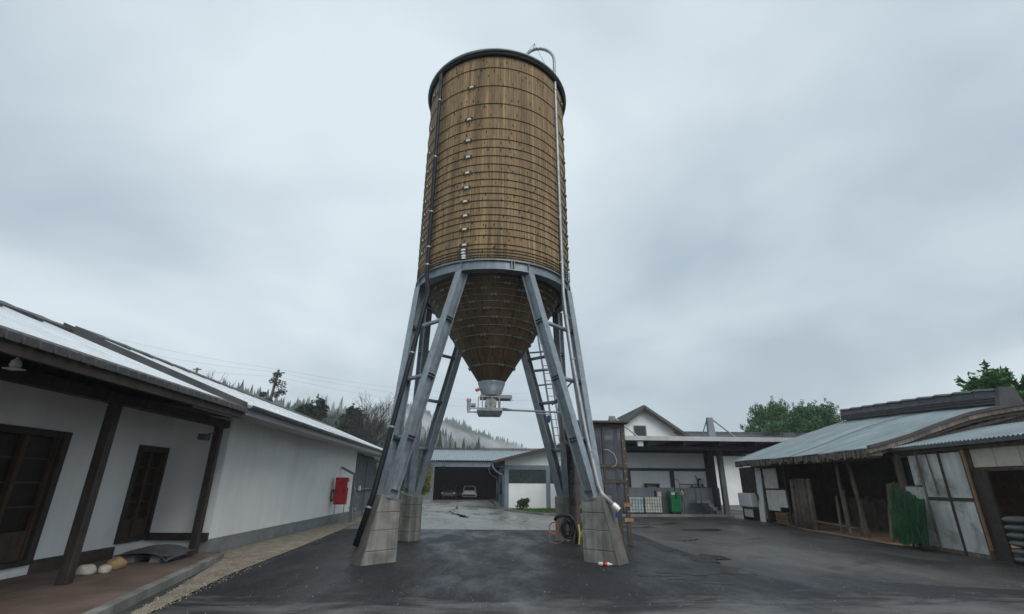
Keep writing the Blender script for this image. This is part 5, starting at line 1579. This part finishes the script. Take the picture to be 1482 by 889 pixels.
bk = shed_thing('bark_bundle', -.12, 5.6, 0, 'upright bundle of rough brown bark slabs at the shed front', 'bark')
for k in range(9):
    y0 = -.72 + k * .165
    rr_ = .10 + .02 * (k % 3)
    B().tube([(.05 * (k % 2), y0 + .07 + .05, 0), (.03, y0 + .07 + .02, .9), (.05 * ((k + 1) % 2), y0 + .07, 1.86 + .07 * rnd.random())], [rr_, rr_ * .95, rr_ * .8], 9).build('bark_slab', M['bark'] if k % 2 else M['greywood'], bk, True)
fw_ = shed_thing('firewood_stack', .02, 7.7, 0, 'low stack of cut firewood under the white boards', 'firewood')
for r_ in range(4):
    for k in range(9):
        B().tube([(-.12, -.42 + k * .13 + .06 * (r_ % 2), .08 + r_ * .12), (.35, -.42 + k * .13 + .06 * (r_ % 2), .08 + r_ * .12)], .058 + .008 * rnd.random(), 7).build('log', M['brick'], fw_)
pk = shed_thing('plank', -.15, 3.5, 0, 'pale rough plank lying along the edge of the shed floor', 'plank')
B().beam((0, -1.2, .30), (.05, 2.1, .36), .08, .05).build('board', M['greywood'], pk)
for y in (-1.0, 1.8):
    B().box(-.05, .1, y, y + .15, .0, .27).build('block', M['greywood'], pk)
for k, (x, y, h, a) in enumerate(((-.1, 2.75, 1.5, .12), (.1, 2.45, 1.2, -.1), (.02, 3.5, 1.3, .1))):
    ln = shed_thing('leaning_plank', x, y, 0, ['longest rough plank leaning between the slim shed posts', 'shortest rough plank leaning against the slim shed post', 'rough plank leaning just behind the slim shed posts'][k], 'plank', 'planks leaning in the shed')
    B().hexa([(-.02, -.07, 0), (.02, -.07, 0), (.02, .07, 0), (-.02, .07, 0), (.1, -.06 + a, h), (.14, -.06 + a, h), (.14, .06 + a, h - .03), (.1, .06 + a, h - .03)]).build('board', M['greywood'], ln)
nt_ = shed_thing('green_net', -.32, -.55, 0, 'green net hanging in folds over the corner of the stained wall', 'net')


def netf(u, v):
    top = 1.68 - .42 * u + .04 * sin(14 * u)
    bot = .04 + .10 * abs(sin(17 * u)) + .06 * sin(41 * u)
    z = top + (bot - top) * v
    y = .30 - 1.30 * u - .30 * (1 - v) * (u - .5) * .6
    x = -.10 - .14 * v - .06 * sin(33 * u + .9 * v) * (.4 + v) - .03 * sin(71 * u + 1.6 * v) + .16 * (1 - v) * (1 - u)
    return (x, y, z)


B().grid(netf, 90, 26).grid(lambda u, v: V(netf(1 - u, v)) + V((.012, 0, 0)), 90, 26).build('folds', M['net'], nt_, True)
b = B()
for k in range(150):
    u0, v0 = rnd.random(), rnd.random() * .8
    q = V(netf(u0, v0)) + V((-.01, 0, 0))
    q2 = V(netf(min(1, max(0, u0 + rnd.uniform(-.05, .05))), min(1, v0 + rnd.uniform(.12, .3)))) + V((-.03, 0, 0))
    b.tube([q, q.lerp(q2, .5) + V((-.02, 0, 0)), q2], .006, 4, False)
tag(b.build('strand', M['net'], nt_), kind='stuff')
sk = shed_thing('sack_pile', .1, -4.6, 0, 'pile of grey filled sacks stacked inside the lean-to', 'sacks')
for r_ in range(6):
    for c_ in range(3):
        B().grid(lambda u, v, r_=r_, c_=c_: (-.28 + .56 * (.5 + .5 * cos(2 * pi * u) * sin(pi * v) ** .4), 1.0 - .62 * c_ - .29 * (1 - 1.9 * v) , .09 + r_ * .165 + .085 * sin(2 * pi * u) * max(0.02, sin(pi * v)) ** .4), 14, 8).build('sack', M['sack'], sk, True)
wb = shed_thing('white_bin', .15, 11.4, 0, 'white box bin with a lid beside the far end of the shed', 'bin')
B().box(-.42, .4, -.85, .8, .62, 1.28).build('upper_box', M['white'], wb, bevel=.04)
B().box(-.30, .4, -.55, .55, .12, .50).build('lower_box', M['offwhite'], wb, bevel=.03)
B().box(-.32, .4, -.72, .72, .5, .618).build('shelf', M['greywood'], wb)
for y in (-.68, .66):
    B().box(-.3, .38, y - .04, y + .06, 0, .5).build('leg', M['brownwood'], wb)
wt = shed_thing('white_sheet_panel', -.05, 9.75, 0, 'plain white sheet standing on edge beside the dark shed post', 'panel')
B().hexa([(-.10, -.28, 0), (-.06, -.28, 0), (-.06, .3, 0), (-.10, .3, 0), (0, -.36, 2.3), (.03, -.36, 2.3), (.03, .3, 2.3), (0, .3, 2.3)]).build('sheet', M['white'], wt)
B().hexa([(-.12, .1, 1.0), (-.10, .1, 1.0), (-.10, .26, .85), (-.12, .26, .85), (-.10, .12, 1.25), (-.08, .12, 1.25), (-.08, .2, 1.2), (-.10, .2, 1.2)]).build('torn_patch', M['darkwood'], wt)

# ------------------------------------------------------------------ wooded hills
def lerp_list(xs, x):
    if x <= xs[0][0]:
        return xs[0][1]
    for (xa, za_), (xb, zb_) in zip(xs[:-1], xs[1:]):
        if xa <= x <= xb:
            return za_ + (zb_ - za_) * (x - xa) / (xb - xa)
    return xs[-1][1]


def hill_near(x, y):
    x = x * 250 / max(y, 120)
    z = lerp_list([(-132, 36), (-98, 29), (-77, 27), (-52, 22), (-37, 19), (-20, 12), (0, 3), (14, 0)], x)
    g = min(1, max(0, (y - 95) / 155))
    return z * (g * g * (3 - 2 * g)) + 1.2 * sin(x * .13 + y * .05) * g


def hill_far(x, y):
    z = lerp_list([(-230, 60), (-150, 92), (-99, 92), (-58, 74), (-44, 75), (-25, 68), (-9, 59), (20, 46), (45, 38), (80, 24), (140, 12), (260, 8), (420, 16)], x)
    g = min(1, max(0, (y - 430) / 270))
    return z * (g * g * (3 - 2 * g)) + 2 * sin(x * .05)


struct('hillside', B().grid(lambda u, v: (-330 + 350 * u, 90 + 330 * v, hill_near(-330 + 350 * u, 90 + 330 * v) - .4), 44, 40), M['hill'], True)
struct('far_hill', B().grid(lambda u, v: (-420 + 840 * u, 420 + 420 * v, hill_far(-420 + 840 * u, 420 + 420 * v) - 2.5), 60, 24), M['hill'], True)


def conifers(fn, n, xr, yr, h0, h1, seed, keep):
    rg = random.Random(seed)
    b = B()
    made = 0
    while made < n:
        x, y = rg.uniform(*xr), rg.uniform(*yr)
        if not keep(x, y):
            continue
        made += 1
        z = fn(x, y) - 1
        h = rg.uniform(h0, h1) * (.75 + .5 * rg.random())
        broad = rg.random() < .45
        rr_ = h * (rg.uniform(.26, .4) if broad else rg.uniform(.15, .24))
        if broad:
            h *= .8
        lx, ly = rg.uniform(-.02, .02) * h, rg.uniform(-.02, .02) * h
        for q in range(4):
            zb, zt = z + h * (.08 + .21 * q), z + h * (.42 + .195 * q)
            r0 = rr_ * ((.75, 1.0, .85, .55)[q] if broad else 1 - .22 * q)
            m_ = 7
            a0 = rg.uniform(0, 1)
            ring_ = [(x + r0 * (1 if i % 2 else .62) * rg.uniform(.85, 1.15) * cos(a0 + 2 * pi * i / m_), y + r0 * (1 if i % 2 else .62) * sin(a0 + 2 * pi * i / m_), zb - (.03 * h if i % 2 else 0)) for i in range(m_)]
            b.add(ring_ + [(x + lx * (q + 1) / 4, y + ly * (q + 1) / 4, zt)], [(i, (i + 1) % m_, m_) for i in range(m_)])
    return b


fo = conifers(hill_near, 3200, (-170, 8), (110, 270), 8, 13, 3, lambda x, y: x < 4 - .03 * y).build('forest', M['needles'])
tag(fo, 'dark conifer wood on the hillside behind the white building', 'forest', None, 'stuff')
fo2 = conifers(hill_far, 4200, (-190, 190), (500, 760), 12, 19, 5, lambda x, y: True).build('forest', M['needles'])
tag(fo2, 'misty conifer wood on the far ridge beyond the garage', 'forest', None, 'stuff')


# ------------------------------------------------------------------ damp air and mist banks
def volume(name, density, col=(0.92, 0.95, 0.97)):
    m = bpy.data.materials.new(name)
    m.use_nodes = True
    t = m.node_tree
    t.nodes.clear()
    o = t.nodes.new('ShaderNodeOutputMaterial')
    v = t.nodes.new('ShaderNodeVolumePrincipled')
    v.inputs['Color'].default_value = (*col, 1)
    v.inputs['Density'].default_value = density
    v.inputs['Anisotropy'].default_value = 0.0
    t.links.new(v.outputs[0], o.inputs['Volume'])
    return m


tag(B().box(-895, 895, -60, 880, -1.1, 118).build('haze', volume('damp_air', 0.0006, (0.96, 0.98, 1.0))), 'thin damp haze in the valley air', 'haze', None, 'stuff')
# low cloud caught on the far slope
rg = random.Random(21)
vm = volume('mist', 0.0075, (0.97, 0.985, 1.0))
vm2 = volume('hill_mist', 0.011, (0.97, 0.985, 1.0))
for k in range(22):
    f = k / 14
    x = -118 + 170 * f + rg.uniform(-9, 9)
    y = rg.uniform(470, 590)
    z = lerp_list([(-118, 62), (-60, 56), (-20, 40), (20, 30), (55, 24)], x) * (y / 560) + rg.uniform(-9, 14)
    rx, ry, rz_ = rg.uniform(16, 34), rg.uniform(18, 32), rg.uniform(4.5, 9.5)
    if k >= 15:
        f = (k - 15) / 6
        x, y = -92 + 78 * f, rg.uniform(150, 200)
        z = lerp_list([(-98, 34), (-52, 26), (-20, 17), (0, 9)], x * 250 / y) * (y / 250) * 1.12 + rg.uniform(0, 5)
        rx, ry, rz_ = rg.uniform(11, 18), rg.uniform(10, 18), rg.uniform(3, 5.5)
    ph = [rg.uniform(0, 6.3) for _ in range(4)]

    def fn(u, v):
        a, e = 2 * pi * u, pi * (v - .5)
        q = 1 + (.18 * sin(3 * a + ph[0]) + .14 * sin(5 * a + ph[1] + 2 * e)) * cos(e) ** 2
        cx_ = x + rx * q * cos(e) * cos(a)
        return (cx_, y + ry * q * cos(e) * sin(a), z + rz_ * q * sin(e) - (cx_ - x) * .35)
    n_, m_ = 26, 13
    vs = [fn(i / n_, (j + 1) / (m_ + 2)) for j in range(m_ + 1) for i in range(n_)]
    fs = [(j * n_ + i, j * n_ + (i + 1) % n_, (j + 1) * n_ + (i + 1) % n_, (j + 1) * n_ + i) for j in range(m_) for i in range(n_)]
    vs += [fn(0, 0), fn(0, 1)]
    fs += [((i + 1) % n_, i, len(vs) - 2) for i in range(n_)] + [(m_ * n_ + i, m_ * n_ + (i + 1) % n_, len(vs) - 1) for i in range(n_)]
    tag(B().add(vs, fs).build('mist', vm if k < 15 else vm2, None, True), 'soft bank of low mist drifting across the wooded far ridge' if k < 15 else 'thin wisp of mist over the wooded slope behind the white building', 'mist', 'mist banks on the far ridge' if k < 15 else 'mist over the near slope', 'stuff')

# grit and leaf crumbs on the wet yard
_b = B()
for k in range(900):
    x, y = _rr.uniform(-4, 12), 6.5 + 18 * _rr.random() ** 1.6
    q = _rr.uniform(.006, .016)
    a = _rr.uniform(0, 3)
    ca, sa = cos(a) * q, sin(a) * q
    _b.add([(x + ca, y + sa, .009), (x - sa, y + ca, .009), (x - ca * .8, y - sa * .8, .009), (x, y, .012 + q * .7)], [(0, 1, 3), (1, 2, 3), (2, 0, 3)])
tag(_b.build('grit', M['pebble']), 'scattered pale grit and crumbs on the dark asphalt', 'grit', None, 'stuff')
